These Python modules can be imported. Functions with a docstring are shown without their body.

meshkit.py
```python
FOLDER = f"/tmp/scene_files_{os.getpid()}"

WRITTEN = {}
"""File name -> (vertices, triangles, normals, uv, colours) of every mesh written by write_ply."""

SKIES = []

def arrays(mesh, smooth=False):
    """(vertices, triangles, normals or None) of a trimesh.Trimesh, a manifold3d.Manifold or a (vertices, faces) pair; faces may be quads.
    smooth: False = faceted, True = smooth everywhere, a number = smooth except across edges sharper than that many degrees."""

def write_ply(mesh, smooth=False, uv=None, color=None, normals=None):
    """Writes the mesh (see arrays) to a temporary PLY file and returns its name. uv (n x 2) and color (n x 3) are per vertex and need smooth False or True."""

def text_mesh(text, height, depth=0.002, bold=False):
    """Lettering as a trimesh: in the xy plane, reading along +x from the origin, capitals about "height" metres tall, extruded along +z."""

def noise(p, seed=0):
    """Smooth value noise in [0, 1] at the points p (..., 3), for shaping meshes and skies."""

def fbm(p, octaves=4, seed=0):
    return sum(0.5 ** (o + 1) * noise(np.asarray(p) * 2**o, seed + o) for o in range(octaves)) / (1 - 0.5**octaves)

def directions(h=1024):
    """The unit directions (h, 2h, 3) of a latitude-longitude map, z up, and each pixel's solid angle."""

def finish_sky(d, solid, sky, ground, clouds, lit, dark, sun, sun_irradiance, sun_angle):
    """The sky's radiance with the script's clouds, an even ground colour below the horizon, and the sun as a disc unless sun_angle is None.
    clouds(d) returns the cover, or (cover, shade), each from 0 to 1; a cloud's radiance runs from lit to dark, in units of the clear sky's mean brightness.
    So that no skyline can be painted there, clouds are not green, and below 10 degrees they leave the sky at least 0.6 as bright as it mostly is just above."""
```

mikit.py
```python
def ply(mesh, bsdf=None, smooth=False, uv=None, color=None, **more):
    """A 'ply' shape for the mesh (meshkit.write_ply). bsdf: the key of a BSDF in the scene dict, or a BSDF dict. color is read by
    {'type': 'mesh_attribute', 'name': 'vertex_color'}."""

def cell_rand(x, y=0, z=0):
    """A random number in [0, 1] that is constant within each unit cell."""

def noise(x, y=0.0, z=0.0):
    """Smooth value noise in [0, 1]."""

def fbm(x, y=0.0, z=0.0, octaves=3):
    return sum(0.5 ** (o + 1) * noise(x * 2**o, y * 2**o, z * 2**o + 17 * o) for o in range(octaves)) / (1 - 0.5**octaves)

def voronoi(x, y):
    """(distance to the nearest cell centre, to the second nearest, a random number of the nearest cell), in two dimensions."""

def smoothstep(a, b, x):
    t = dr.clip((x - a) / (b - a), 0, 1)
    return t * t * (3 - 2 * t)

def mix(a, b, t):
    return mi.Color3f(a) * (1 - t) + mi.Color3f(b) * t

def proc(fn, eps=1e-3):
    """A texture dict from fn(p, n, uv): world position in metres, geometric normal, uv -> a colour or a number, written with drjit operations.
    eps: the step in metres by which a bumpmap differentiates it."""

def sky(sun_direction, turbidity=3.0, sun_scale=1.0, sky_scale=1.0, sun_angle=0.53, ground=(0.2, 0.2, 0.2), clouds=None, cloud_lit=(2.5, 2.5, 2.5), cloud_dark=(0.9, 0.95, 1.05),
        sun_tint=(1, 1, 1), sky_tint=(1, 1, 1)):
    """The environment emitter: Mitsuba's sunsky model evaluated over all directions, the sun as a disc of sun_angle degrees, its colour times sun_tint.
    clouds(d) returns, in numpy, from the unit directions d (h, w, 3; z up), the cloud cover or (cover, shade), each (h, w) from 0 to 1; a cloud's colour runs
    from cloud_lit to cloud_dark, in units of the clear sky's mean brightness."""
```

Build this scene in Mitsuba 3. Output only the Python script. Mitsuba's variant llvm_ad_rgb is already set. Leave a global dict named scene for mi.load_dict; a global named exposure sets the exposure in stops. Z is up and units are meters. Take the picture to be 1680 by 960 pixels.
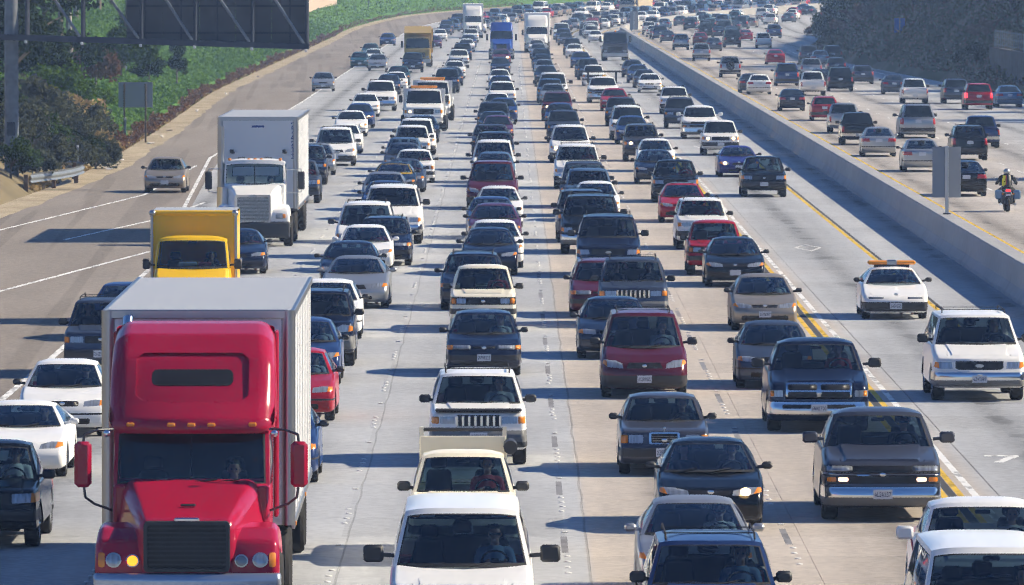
import math, random
import numpy as np, trimesh, shapely, mitsuba as mi, mikit, meshkit
import manifold3d as m3
from shapely.geometry import Polygon, box as sbox
from mikit import proc, noise, fbm, voronoi, cell_rand, smoothstep, mix
import drjit as dr
T = mi.ScalarTransform4f
scene, labels = {}, {}
rng = np.random.default_rng(7)
# ------------------------------------------------------------------ camera, sky, exposure
EYE, PITCH, YAW = 9.3, math.atan(542 / 14000), 5 / 14000
scene['camera'] = dict(type='perspective', fov=2 * math.degrees(math.atan(840 / 14000)), fov_axis='x', near_clip=1.0, far_clip=6000.0,
    to_world=T().look_at(origin=[0, 0, EYE], target=[100 * math.sin(YAW), 100 * math.cos(YAW), EYE - 100 * math.tan(PITCH)], up=[0, 0, 1]),
    medium=dict(type='ref', id='air'))
SUN = (math.cos(math.radians(32.5)) * math.cos(math.radians(8)), math.cos(math.radians(32.5)) * math.sin(math.radians(8)), math.sin(math.radians(32.5)))
scene['sky'] = mikit.sky(SUN, turbidity=2.4, sky_scale=.56, sun_scale=1.15, sky_tint=(0.72, 0.98, 1.45), sun_tint=(.91, 1.0, 1.12))
exposure = 2.2
scene['air'] = dict(type='homogeneous', albedo=dict(type='rgb', value=[.80, .91, .99]), sigma_t=dict(type='rgb', value=[.00012, .00016, .00024]))
# ------------------------------------------------------------------ materials
def rgb(c): return dict(type='rgb', value=list(map(float, c)))
def mat(key, d, two=True):
    scene[key] = dict(type='twosided', bsdf=d) if two else d
    return key
def pr(c, rough=.5, metal=0., spec=.5, coat=0., coatg=.95, **k):
    d = dict(type='principled', base_color=rgb(c) if not isinstance(c, dict) else c, roughness=rough, metallic=metal, specular=spec)
    if coat: d.update(clearcoat=coat, clearcoat_gloss=coatg)
    d.update(k); return d
PAINT = dict(white=(.80, .80, .78), cream=(.80, .75, .60), silver=(.42, .44, .46), gray=(.060, .066, .088), tan=(.33, .29, .24), black=(.004, .005, .008),
    navy=(.005, .010, .034), blue=(.018, .045, .15), skyblue=(.10, .19, .33), purple=(.07, .018, .055), maroon=(.10, .006, .018), red=(.32, .009, .020),
    slate=(.05, .068, .11), teal=(.015, .07, .08), green=(.012, .04, .03), yellow=(.82, .50, .015), gold=(.40, .28, .07), beige=(.55, .47, .33), truckred=(.35, .008, .040), royal=(.02, .07, .36),
    violet=(.018, .020, .15))
METALLIC = dict(silver=.75, gray=.35, tan=.55, slate=.45, skyblue=.5, navy=.25, blue=.3, maroon=.3, teal=.3, green=.2)
DUST = proc(lambda p, n, uv: .30 + .12 * fbm(p.x * 3, p.y * 3, p.z * 3))
GLOSS = proc(lambda p, n, uv: .10 + .10 * fbm(p.x * 3, p.y * 3, p.z * 3))
for k, c in PAINT.items():
    mt = METALLIC.get(k, 0.)
    mat('paint_' + k, pr(c, DUST if mt > .4 else GLOSS, mt, .5, 1. if mt else 0, .98))
mat('tyre', pr((.018, .018, .019), .85)); mat('rubber', pr((.02, .02, .022), .7)); mat('plastic', pr((.035, .036, .04), .5))
mat('cladding', pr((.16, .165, .17), .55)); mat('chrome', pr((.80, .82, .85), .12, 1.)); mat('steel', pr((.50, .52, .54), .32, 1.)); mat('alloy', pr((.55, .56, .58), .3, .9))
mat('lens', pr(proc(lambda p, n, uv: mi.Color3f(.40, .44, .50) * (.55 + .6 * noise(p.x * 38, p.z * 9, p.y * 2))), .10, .45, .7, 1.)); mat('lensdark', pr((.20, .22, .25), .1, .3, .6, 1.)); mat('amber', pr((.75, .24, .02), .2, 0, .6, 1.)); mat('taillens', pr((.40, .012, .015), .15, 0, .6, 1.))
mat('grille', pr((.012, .012, .014), .45)); mat('plate', pr((.62, .64, .68), .4)); mat('ink', pr((.02, .03, .10), .5)); mat('ink_blue', pr((.02, .06, .26), .5)); mat('interior', pr((.018, .020, .025), .8)); mat('interior_tan', pr((.16, .14, .11), .8))
mat('underbody', pr((.014, .014, .015), .8)); mat('glassdark', pr((.008, .012, .016), .04, 0, .7)); mat('hair', pr((.02, .015, .012), .6)); mat('hair_fair', pr((.28, .19, .10), .6))
mat('skin', pr((.46, .27, .19), .5)); mat('shirt_white', pr((.75, .75, .76), .8)); mat('shirt_dark', pr((.03, .035, .06), .8)); mat('shirt_blue', pr((.20, .33, .52), .8)); mat('shirt_red', pr((.45, .05, .05), .8))
mat('hivis', pr((.85, .72, .03), .7)); mat('beacon', pr((.85, .30, .02), .15, 0, .6, 1.))
mat('glass', dict(type='thindielectric', specular_transmittance=rgb((.28, .38, .43)), specular_reflectance=rgb((.9, .95, 1))), False)
mat('glasstint', dict(type='thindielectric', specular_transmittance=rgb((.18, .23, .27)), specular_reflectance=rgb((.9, .95, 1))), False)
# ------------------------------------------------------------------ naming
used = {}
def key_for(name):
    n = used.get(name, 0); used[name] = n + 1
    return name if n == 0 else f'{name}_{n:03d}'
def thing(name, label, cat, group=None, kind=None):
    k = key_for(name); labels[k] = dict(label=label)
    if cat: labels[k]['category'] = cat
    if group: labels[k]['group'] = group
    if kind: labels[k]['kind'] = kind
    return k
partn = {}
def sub(parent, name):
    n = partn.get((parent, name), 0); partn[(parent, name)] = n + 1
    return f'{parent}__{name}' + ('' if n == 0 else f'_{n:03d}')
def put(key, shape, m=None, to=None):
    d = dict(shape)
    if m: d['bsdf'] = dict(type='ref', id=m)
    if to is not None: d['to_world'] = to
    scene[key] = d
    return key
def structure(name, mesh, m, smooth=False, parent=None, kind='structure', label=None):
    if parent: k = sub(parent, name)
    else:
        k = key_for(name); labels[k] = dict(kind=kind)
        if label: labels[k]['label'] = label
    put(k, mikit.ply(mesh, m, smooth)); return k
# ------------------------------------------------------------------ mesh helpers
def tm(v, f): return trimesh.Trimesh(np.asarray(v, float), np.asarray(f, int), process=False)
def cat(ms): return trimesh.util.concatenate([m for m in ms if m is not None])
def toman(mesh): return m3.Manifold(m3.Mesh(np.asarray(mesh.vertices, np.float32), np.asarray(mesh.faces, np.uint32)))
def totri(man):
    m = man.to_mesh(); return tm(m.vert_properties[:, :3], m.tri_verts)
def bx(x0, x1, y0, y1, z0, z1, ch=0):
    if not ch:
        b = trimesh.creation.box(extents=[x1 - x0, y1 - y0, z1 - z0]); b.apply_translation([(x0 + x1) / 2, (y0 + y1) / 2, (z0 + z1) / 2]); return b
    pts = []
    for X in (x0, x1):
        for Y in (y0, y1):
            for Z in (z0, z1):
                sx, sy, sz = (1 if X == x0 else -1), (1 if Y == y0 else -1), (1 if Z == z0 else -1)
                pts += [(X + sx * ch, Y + sy * ch, Z), (X + sx * ch, Y, Z + sz * ch), (X, Y + sy * ch, Z + sz * ch)]
    return totri(m3.Manifold.hull_points(np.array(pts, np.float64)))
def hull(pts): return totri(m3.Manifold.hull_points(np.array(pts, np.float64)))
def cyl(p0, p1, r, n=14, r1=None):
    p0, p1 = np.array(p0, float), np.array(p1, float); d = p1 - p0; L = np.linalg.norm(d); d /= L
    a = np.cross(d, [0, 0, 1] if abs(d[2]) < .9 else [1, 0, 0]); a /= np.linalg.norm(a); b = np.cross(d, a)
    t = np.arange(n) * 2 * np.pi / n; ring = np.cos(t)[:, None] * a + np.sin(t)[:, None] * b; r1 = r if r1 is None else r1
    v = np.vstack([p0 + ring * r, p1 + ring * r1, [p0], [p1]]); i = np.arange(n); j = (i + 1) % n
    f = np.vstack([np.c_[i, j, j + n], np.c_[i, j + n, i + n], np.c_[j, i, i * 0 + 2 * n], np.c_[i + n, j + n, i * 0 + 2 * n + 1]])
    return tm(v, f)
def tube(pts, r, n=8):
    pts = [np.array(p, float) for p in pts]; return cat([cyl(a, b, r, n) for a, b in zip(pts[:-1], pts[1:])])
def ball(c, r, sub_=2, sc=(1, 1, 1)):
    m = trimesh.creation.icosphere(subdivisions=sub_, radius=1.0); m.vertices = m.vertices * np.array(sc) * r + np.array(c); return m
def lathe(prof, n=28, axis='x'):
    """profile (r, a) closed loop, revolved about the axis"""
    p = np.array(prof, float); k = len(p); t = np.arange(n) * 2 * np.pi / n
    if axis == 'x': v = np.stack([np.repeat(p[None, :, 1], n, 0), np.cos(t)[:, None] * p[None, :, 0], np.sin(t)[:, None] * p[None, :, 0]], -1)
    else: v = np.stack([np.cos(t)[:, None] * p[None, :, 0], np.sin(t)[:, None] * p[None, :, 0], np.repeat(p[None, :, 1], n, 0)], -1)
    v = v.reshape(-1, 3); i, j = np.meshgrid(np.arange(n), np.arange(k), indexing='ij'); i2, j2 = (i + 1) % n, (j + 1) % k
    q = np.stack([i * k + j, i * k + j2, i2 * k + j2, i2 * k + j], -1).reshape(-1, 4)
    return tm(v, np.vstack([q[:, [0, 1, 2]], q[:, [0, 2, 3]]]))
def prism_y(poly, y0, y1):
    """polygon in (x, z) extruded along y"""
    P = np.array(poly, float); n = len(P)
    if Polygon(P).exterior.is_ccw is False: P = P[::-1]
    v = np.vstack([np.c_[P[:, 0], np.full(n, y0), P[:, 1]], np.c_[P[:, 0], np.full(n, y1), P[:, 1]]])
    tri = m3.triangulate([P]); i = np.arange(n); j = (i + 1) % n
    return tm(v, np.vstack([tri, tri[:, ::-1] + n, np.c_[i, i + n, j + n], np.c_[i, j + n, j]]))
def prism_x(poly, x0, x1):
    P = np.array(poly, float); n = len(P)
    if Polygon(P).exterior.is_ccw is False: P = P[::-1]
    v = np.vstack([np.c_[np.full(n, x0), P], np.c_[np.full(n, x1), P]])
    tri = m3.triangulate([P]); i = np.arange(n); j = (i + 1) % n
    return tm(v, np.vstack([tri[:, ::-1], tri + n, np.c_[i, j, j + n], np.c_[i, j + n, i + n]]))
def rpoly(cx, cz, w, h, r=.02):
    P = sbox(cx - w / 2 + r, cz - h / 2 + r, cx + w / 2 - r, cz + h / 2 - r).buffer(r, quad_segs=3); return np.array(P.exterior.coords)[:-1]
def disc(cx, cz, r, n=18): t = np.arange(n) * 2 * np.pi / n; return np.c_[cx + r * np.cos(t), cz + r * np.sin(t)]
# ------------------------------------------------------------------ vehicle bodies
# vehicle space: front towards -y, ground at z = 0, the driver (left-hand drive) at +x; y = 0 is the middle of the length
def shell(prof, w, r=.08, n=110, cols=8, edge=4, plan=(), tum=.06, zm=.55, bf=.12, br=.08, rnd=.03):
    P = Polygon(prof).buffer(-rnd).buffer(2 * rnd).buffer(-rnd)
    if P.geom_type != 'Polygon': P = Polygon(prof)
    c = np.array(P.exterior.coords)
    if not P.exterior.is_ccw: c = c[::-1]
    s = np.r_[0, np.cumsum(np.linalg.norm(np.diff(c, axis=0), axis=1))]; t = np.linspace(0, s[-1], n, endpoint=False)
    p = np.c_[np.interp(t, s, c[:, 0]), np.interp(t, s, c[:, 1])]
    tg = np.roll(p, -1, 0) - np.roll(p, 1, 0); tg /= np.linalg.norm(tg, axis=1, keepdims=True) + 1e-9
    inn = np.c_[-tg[:, 1], tg[:, 0]]
    th = np.linspace(np.pi / 2, 0, edge + 1)
    xs = np.r_[-(w - r) - r * np.sin(th), np.linspace(-(w - r), w - r, cols + 1)[1:-1], ((w - r) + r * np.sin(th))[::-1]]
    ins = np.r_[r * (1 - np.cos(th)), np.zeros(cols - 1), (r * (1 - np.cos(th)))[::-1]]
    Y = p[None, :, 0] + ins[:, None] * inn[None, :, 0]; Z = p[None, :, 1] + ins[:, None] * inn[None, :, 1]; X = np.repeat(xs[:, None], n, 1)
    y0, y1, z1 = p[:, 0].min(), p[:, 0].max(), p[:, 1].max()
    if plan: X = X * np.interp(Y, [a for a, _ in plan], [b for _, b in plan])
    X = X * (1 - tum * np.clip((Z - zm) / (z1 - zm), 0, 1) ** 2 - .5 * tum * np.clip((zm - Z) / zm, 0, 1) ** 2)
    Y = Y + bf * np.abs(X / w) ** 2.2 * np.clip(1 - (Y - y0) / .9, 0, 1) - br * np.abs(X / w) ** 2.2 * np.clip(1 - (y1 - Y) / .9, 0, 1)
    v = np.stack([X, Y, Z], -1).reshape(-1, 3); m = len(xs)
    i, j = np.meshgrid(np.arange(m - 1), np.arange(n), indexing='ij'); j2 = (j + 1) % n
    q = np.stack([i * n + j, i * n + j2, (i + 1) * n + j2, (i + 1) * n + j], -1).reshape(-1, 4)
    f = np.vstack([q[:, [0, 1, 2]], q[:, [0, 2, 3]]])
    tri = m3.triangulate([np.c_[Y[0], Z[0]]]); tri2 = m3.triangulate([np.c_[Y[-1], Z[-1]]])
    a = tm(v, np.vstack([f, tri[:, ::-1], tri2 + (m - 1) * n]))
    if a.volume < 0: a.invert()
    return a
def patch(fn, us, vs, glass):
    """grid of fn(u, v); glass(u, v) of a cell centre -> 0 paint, 1 glass, 2 trim. Returns three meshes."""
    U, V = np.meshgrid(us, vs, indexing='ij'); v = fn(U, V).reshape(-1, 3); k = len(vs); out = ([], [], [])
    for i in range(len(us) - 1):
        for j in range(k - 1):
            g = glass((us[i] + us[i + 1]) / 2, (vs[j] + vs[j + 1]) / 2); a, b, c, d = i * k + j, i * k + j + 1, (i + 1) * k + j + 1, (i + 1) * k + j
            out[g].extend([(a, d, c), (a, c, b)])
    def mk(fs):
        if not fs: return None
        m = tm(v, fs); m.remove_unreferenced_vertices(); return m
    return [mk(f) for f in out]
def breaks(lo, hi, marks, n):
    pts = sorted({lo, hi, *marks}); out = []
    for a, b in zip(pts[:-1], pts[1:]): out += list(np.linspace(a, b, max(1, int(round(n * (b - a) / (hi - lo)))) + 1))[:-1]
    return np.array(out + [hi])
def cabin(g, q):
    """greenhouse: painted pillars and roof, windscreen, rear window, side windows, rubber trim"""
    yf, yrf, yrr, yr, zb, zbr, zr, wb, wr = (g[k] for k in ('yf', 'yrf', 'yrr', 'yr', 'zb', 'zbr', 'zr', 'wb', 'wr'))
    bo, bor, bk, c, pil = g.get('bow', .20), g.get('bowr', .10), g.get('bowk', .08), g.get('crown', .035), g.get('pil', .045)
    e = lambda u: c * (1 - np.abs(u) ** 5)
    N = 14 if q == 0 else 6; M = 8 if q == 0 else 4
    L = lambda a, b, v: a * (1 - v) + b * v
    def front(u, v): return np.stack([L(u * wb, u * wr, v), L(yf + bo * u ** 2, yrf + bor * u ** 2, v) - .04 * 4 * v * (1 - v) * (1 - u ** 2), L(zb + 0 * u, zr + e(u), v) + .02 * 4 * v * (1 - v) * (1 - u ** 2)], -1)
    def rear(u, v): return np.stack([L(-u * wb, -u * wr, v), L(yr - bk * u ** 2, yrr - bk * u ** 2, v) + .03 * 4 * v * (1 - v) * (1 - u ** 2), L(zbr + 0 * u, zr + e(u), v)], -1)
    def side(s):
        def fn(u, v):
            ya, yb = L(yf + bo, yrf + bor, v), L(yr - bk, yrr - bk, v)
            return np.stack([s * (L(wb, wr, v) + .035 * 4 * v * (1 - v) * 4 * u * (1 - u)), L(ya, yb, u), L(L(zb, zbr, u), zr + 0 * u, v)], -1)
        return fn
    us = breaks(-1, 1, [], N)
    def roof(u, v): return np.stack([u * wr, L(yrf + bor * u ** 2, yrr - bk * u ** 2, v), zr + e(u) + g.get('bulge', .045) * np.sin(np.pi * v ** .8) * (1 - u ** 4)], -1)
    ue = np.sin(np.linspace(-np.pi / 2, np.pi / 2, N + 1))
    paint, trim, shield, back, sides = [], [], [], [], []
    fu, h0, h1 = pil / wr, g.get('h0', .045), 1 - g.get('h1', .10); t = .022
    tr = q == 0
    def gl(u0, v0, v1, dark=False):
        def f(u, v):
            if abs(u) < u0 - t and v0 + t < v < v1 - t: return 1
            if abs(u) < u0 and (v0 < v < v1 or (v < v0 and dark)): return 2 if tr else (1 if v > v0 else 0)
            return 0
        return f
    mk = lambda u0, v0, v1: (breaks(-1, 1, [-u0, u0, *((-u0 + t, u0 - t) if tr else ())], N), breaks(0, 1, [v0, v1, *((v0 + t, v1 - t) if tr else ())], M))
    a = patch(front, *mk(1 - fu, h0, h1), gl(1 - fu, h0, h1, True)); paint.append(a[0]); shield.append(a[1]); trim.append(a[2])
    r0, r1, ru = g.get('r0', .06), 1 - g.get('r1', .08), 1 - g.get('rpil', .08) / wr
    if g.get('rearglass', 1):
        a = patch(rear, *mk(ru, r0, r1), gl(ru, r0, r1)); paint.append(a[0]); back.append(a[1]); trim.append(a[2])
    else: paint.append(patch(rear, us, breaks(0, 1, [], M), lambda u, v: 0)[0])
    wins = g.get('wins', [(.05, .47), (.51, .93)]); sv0, sv1 = .03, .90
    for s in (-1, 1):
        def f(u, v):
            for a_, b_ in wins:
                if a_ < u < b_ and sv0 < v < sv1: return 1
                if a_ - .012 < u < b_ + .012 and v < sv1 + .02: return 2 if tr else 0
            return 0
        a = patch(side(s), breaks(0, 1, [x for w_ in wins for x in (w_[0] - .012, w_[0], w_[1], w_[1] + .012)], N), breaks(0, 1, [sv0, sv1, sv1 + .02], M), f)
        if s > 0: [m.invert() for m in a if m is not None]
        paint.append(a[0]); sides.append(a[1]); trim.append(a[2])
    paint.append(patch(roof, ue, np.linspace(0, 1, M + 1), lambda u, v: 0)[0])
    m = cat(paint); m.merge_vertices(digits_vertex=5)
    return m, cat(shield), cat(back) if any(x is not None for x in back) else None, sides, cat(trim) if any(x is not None for x in trim) else None
def wheel_parts(R, w, q):
    n = 28 if q == 0 else 14; h = w / 2
    ty = lathe([(R * .62, -h * .9), (R * .90, -h), (R * .97, -h * .86), (R, -h * .6), (R, h * .6), (R * .97, h * .86), (R * .90, h), (R * .62, h * .9)], n)
    rm = [lathe([(.02, -h * .45), (R * .2, -h * .45), (R * .52, -h * .2), (R * .63, -h * .92), (R * .63, h * .92), (R * .52, h * .2), (R * .2, h * .45), (.02, h * .45)], n)]
    if q == 0:
        for k in range(5):
            t = k * 2 * np.pi / 5
            for s in (-1, 1): rm.append(cyl((s * h * .55, R * .12 * np.cos(t), R * .12 * np.sin(t)), (s * h * .78, R * .58 * np.cos(t), R * .58 * np.sin(t)), R * .07, 6))
    return ty, cat(rm)
def seat_mesh(x, y, z, w=.5, tall=.62):
    ms = [bx(x - w / 2, x + w / 2, y - .28, y + .25, z, z + .17, .05)]
    b = bx(x - w / 2, x + w / 2, -.06, .08, 0, tall, .05); b.vertices[:, 0] = x + (b.vertices[:, 0] - x) * (1 - .25 * b.vertices[:, 2] / tall)
    b.vertices[:, 1] += y + .22 + b.vertices[:, 2] * .25; b.vertices[:, 2] += z + .12; ms.append(b)
    hd = bx(x - .13, x + .13, y + .36, y + .46, z + tall + .13, z + tall + .32, .04); ms.append(hd)
    return cat(ms)
MODELS = {}
def mirror(poly): return np.c_[-np.array(poly)[:, 0], np.array(poly)[:, 1]]
def model(name, q):
    """list of (part path, shape, material or None for the car's own paint)"""
    if (name, q) in MODELS: return MODELS[name, q]
    p = SPEC[name]; Lh = p['L'] / 2; w = p['w']; out = []
    S = lambda pts: [(y - Lh, z) for y, z in pts]
    plan = [(y - Lh, k) for y, k in p.get('plan', [(0, .93), (.5, .985), (1.2, 1), (p['L'] - 1, 1), (p['L'], .94)])]
    b = shell(S(p['prof']), w, r=p.get('r', .09), n=120 if q == 0 else 56, cols=8 if q == 0 else 5, edge=4 if q == 0 else 2, plan=plan, tum=p.get('tum', .07), bf=p.get('bf', .14), br=p.get('br', .1))
    B = toman(b); full = B
    R, tw = p.get('R', .31), p.get('tw', .2)
    for ya in (p['ya'], p['yb']):
        for s in (-1, 1): B = B - toman(cyl((s * (w - tw - .08), ya - Lh, R), (s * (w + .2), ya - Lh, R), R + .055, 26 if q == 0 else 14))
    if q == 0 and 'dome' in p:    # raised middle of the bonnet
        a, c_, y0, z0, y1, z1 = p['dome']; B = B + m3.Manifold.hull_points(np.array([(s * x, y - Lh, z) for s in (-1, 1) for x, y, z in ((a, y0, z0 - .05), (a - .05, y0 + .03, z0), (c_, y1, z1 - .05), (c_ - .06, y1, z1))] + [(0, y0 - .03, z0 - .05), (0, y0, z0 + .015), (0, y1, z1 + .015)]))
    if p.get('nocab') is None:
        g = {k: (v - Lh if k in ('yf', 'yrf', 'yrr', 'yr') else v) for k, v in p['cab'].items()}
        if q == 0:
            tub = [(-g['wb'] + .07, g['yf'] + g.get('bow', .2) + .02), (g['wb'] - .07, g['yf'] + g.get('bow', .2) + .02), (g['wb'] - .07, g['yr'] - .16), (-g['wb'] + .07, g['yr'] - .16)]
            B = B - m3.Manifold.extrude(m3.CrossSection([np.array(tub)]), 2).translate([0, 0, .36])
    if 'bed' in p:
        y0, y1, zf = p['bed']; B = B - toman(bx(-w + .09, w - .09, y0 - Lh, y1 - Lh, zf, 3))
    if q == 0 and 'hood' in p:     # shut lines of the bonnet
        for s in (-1, 1):
            xa, xb, ya, yb_ = p['hood']; P = np.array([(s * xa, ya - Lh), (s * xa + .012, ya - Lh), (s * xb + .012, yb_ - Lh), (s * xb, yb_ - Lh)])
            if s * 1 < 0: P = P
            B = B - (m3.Manifold.extrude(m3.CrossSection([P if Polygon(P).exterior.is_ccw else P[::-1]]), .08).translate([0, 0, p['hoodz']]))
    out.append(('body', mikit.ply(totri(B), None, 40), None))
    DY = .008
    def decal(poly, part, m, dy=DY, front=True, dep=.9, sub_=None):
        pz = toman(prism_y(poly, -Lh - 1, -Lh + dep)) if front else toman(prism_y(poly, Lh - dep, Lh + 1))
        a = totri((full ^ pz).translate([0, -dy if front else dy, 0]))
        if len(a.faces): out.append((part, mikit.ply(a, m, 40), m))
    for polys, part, m, dy in p.get('front', []):
        for P in polys: decal(P, part, m, dy)
    for polys, part, m, dy in p.get('rear', []):
        for P in polys: decal(P, part, m, dy, False)
    for mesh, part, m in p['extra'](q, Lh) if 'extra' in p else []: out.append((part, mikit.ply(mesh, m, 40), m))
    if q == 0 and p.get('badge'): out.append(('badge', mikit.ply(ball((0, -Lh - .03, p['badge']), .045, 2, (1.2, .35, .75)), 'chrome', True), 'chrome'))
    if p.get('nocab') is None:
        cp, sh, bk, sd, tr = cabin(g, q)
        out.append(('roof', mikit.ply(cp, None, 50), None))
        gm = 'glass' if q == 0 else 'glassdark'; gt = gm if q or not p.get('tint') else 'glasstint'
        out.append(('windscreen', mikit.ply(sh, gm, True), gm))
        if bk is not None: out.append(('rear_window', mikit.ply(bk, gt, True), gt))
        for a in sd: out.append(('side_window', mikit.ply(a, gt, True), gt))
        if tr is not None: out.append(('window_trim', mikit.ply(tr, 'rubber', 50), 'rubber'))
        zs = p.get('zseat', .42); yd = p['ydrv'] - Lh
        if q == 0:
            seats = [seat_mesh(s * g['wb'] * .48, yd, zs) for s in (-1, 1)]
            for a in seats: out.append(('seat', mikit.ply(a, 'interior', 40), 'interior'))
            if p.get('back', 1): out.append(('back_seat', mikit.ply(cat([seat_mesh(0, yd + .95, zs, g['wb'] * 1.7)]), 'interior', 40), 'interior'))
            zd = g['zb'] - .03; dash = prism_x([(g['yf'] + .22, zd - .35), (g['yf'] + .22, zd - .02), (g['yf'] + .5, zd + .03), (g['yf'] + .62, zd - .04), (g['yf'] + .6, zd - .35)], -g['wb'] + .06, g['wb'] - .06)
            out.append(('dashboard', mikit.ply(dash, 'interior', 30), 'interior'))
            sw = lathe([(.185 + .016 * math.cos(t), .016 * math.sin(t)) for t in np.linspace(0, 2 * np.pi, 7)[:-1]], 18, 'z'); sw = cat([sw, bx(-.18, .18, -.02, .02, -.01, .01), bx(-.05, .05, -.05, .05, -.02, .02)])
            sw.apply_transform(trimesh.transformations.rotation_matrix(math.radians(-62), [1, 0, 0])); sw.apply_translation([g['wb'] * .48, yd - .36, zs + .47])
            out.append(('steering_wheel', mikit.ply(sw, 'rubber', 40), 'rubber'))
            for a0, a1 in ((.05, .62), (-.62, -.05)):
                wy = lambda x: g['yf'] + g.get('bow', .2) * (x / g['wb']) ** 2
                wp = tube([(a0 * g['wb'], wy(a0 * g['wb']) - .02, g['zb'] + .012), ((a0 * .35 + a1 * .65) * g['wb'], wy((a0 * .35 + a1 * .65) * g['wb']) + .05, g['zb'] + .062)], .011, 6); out.append(('wiper', mikit.ply(wp, 'rubber', 40), 'rubber'))
            rm = bx(-.11, .11, -.02, .02, -.03, .03, .015); rm.apply_translation([0, g['yrf'] + g.get('bowr', .1) * 0 + .02, g['zr'] - .09]); out.append(('rear_view_mirror', mikit.ply(rm, 'rubber', 40), 'rubber'))
        mx, my, mz = p.get('mir', (w + .06, g['yf'] + Lh + .42, g['zb'] + .09)); my -= Lh; mw, mh = p.get('mirs', (.17, .12))
        for s in (-1, 1):
            mm = bx(s * mx - mw / 2, s * mx + mw / 2, my - .06, my + .05, mz - mh / 2, mz + mh / 2, .035)
            arm = hull([(s * (g['wb'] - .02), my + .02 + a, mz - .03 + c_) for a in (0, .08) for c_ in (-.03, .02)] + [(s * mx, my + a, mz + c_) for a in (-.02, .03) for c_ in (-.04, .02)])
            mmat = p.get('mirmat', 'plastic'); out.append(('wing_mirror', mikit.ply(cat([mm, arm]), mmat, 40), mmat))
    ty, rm = wheel_parts(R, tw, q)
    for ya in (p['ya'], p['yb']):
        for s in (-1, 1):
            t = trimesh.transformations.translation_matrix([s * (w - tw / 2 - .035), ya - Lh, R])
            a, c_ = ty.copy(), rm.copy(); a.apply_transform(t); c_.apply_transform(t)
            if q == 0: out.append(('wheel/tyre', mikit.ply(a, 'tyre', 35), 'tyre')); out.append(('wheel/rim', mikit.ply(c_, 'alloy', 35), 'alloy'))
            else: out.append(('wheel', mikit.ply(a, 'tyre', 35), 'tyre'))
    ub = bx(-w + tw + .1, w - tw - .1, -Lh + .3, Lh - .3, p.get('zu', .2), p.get('zu', .2) + .12)
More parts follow.
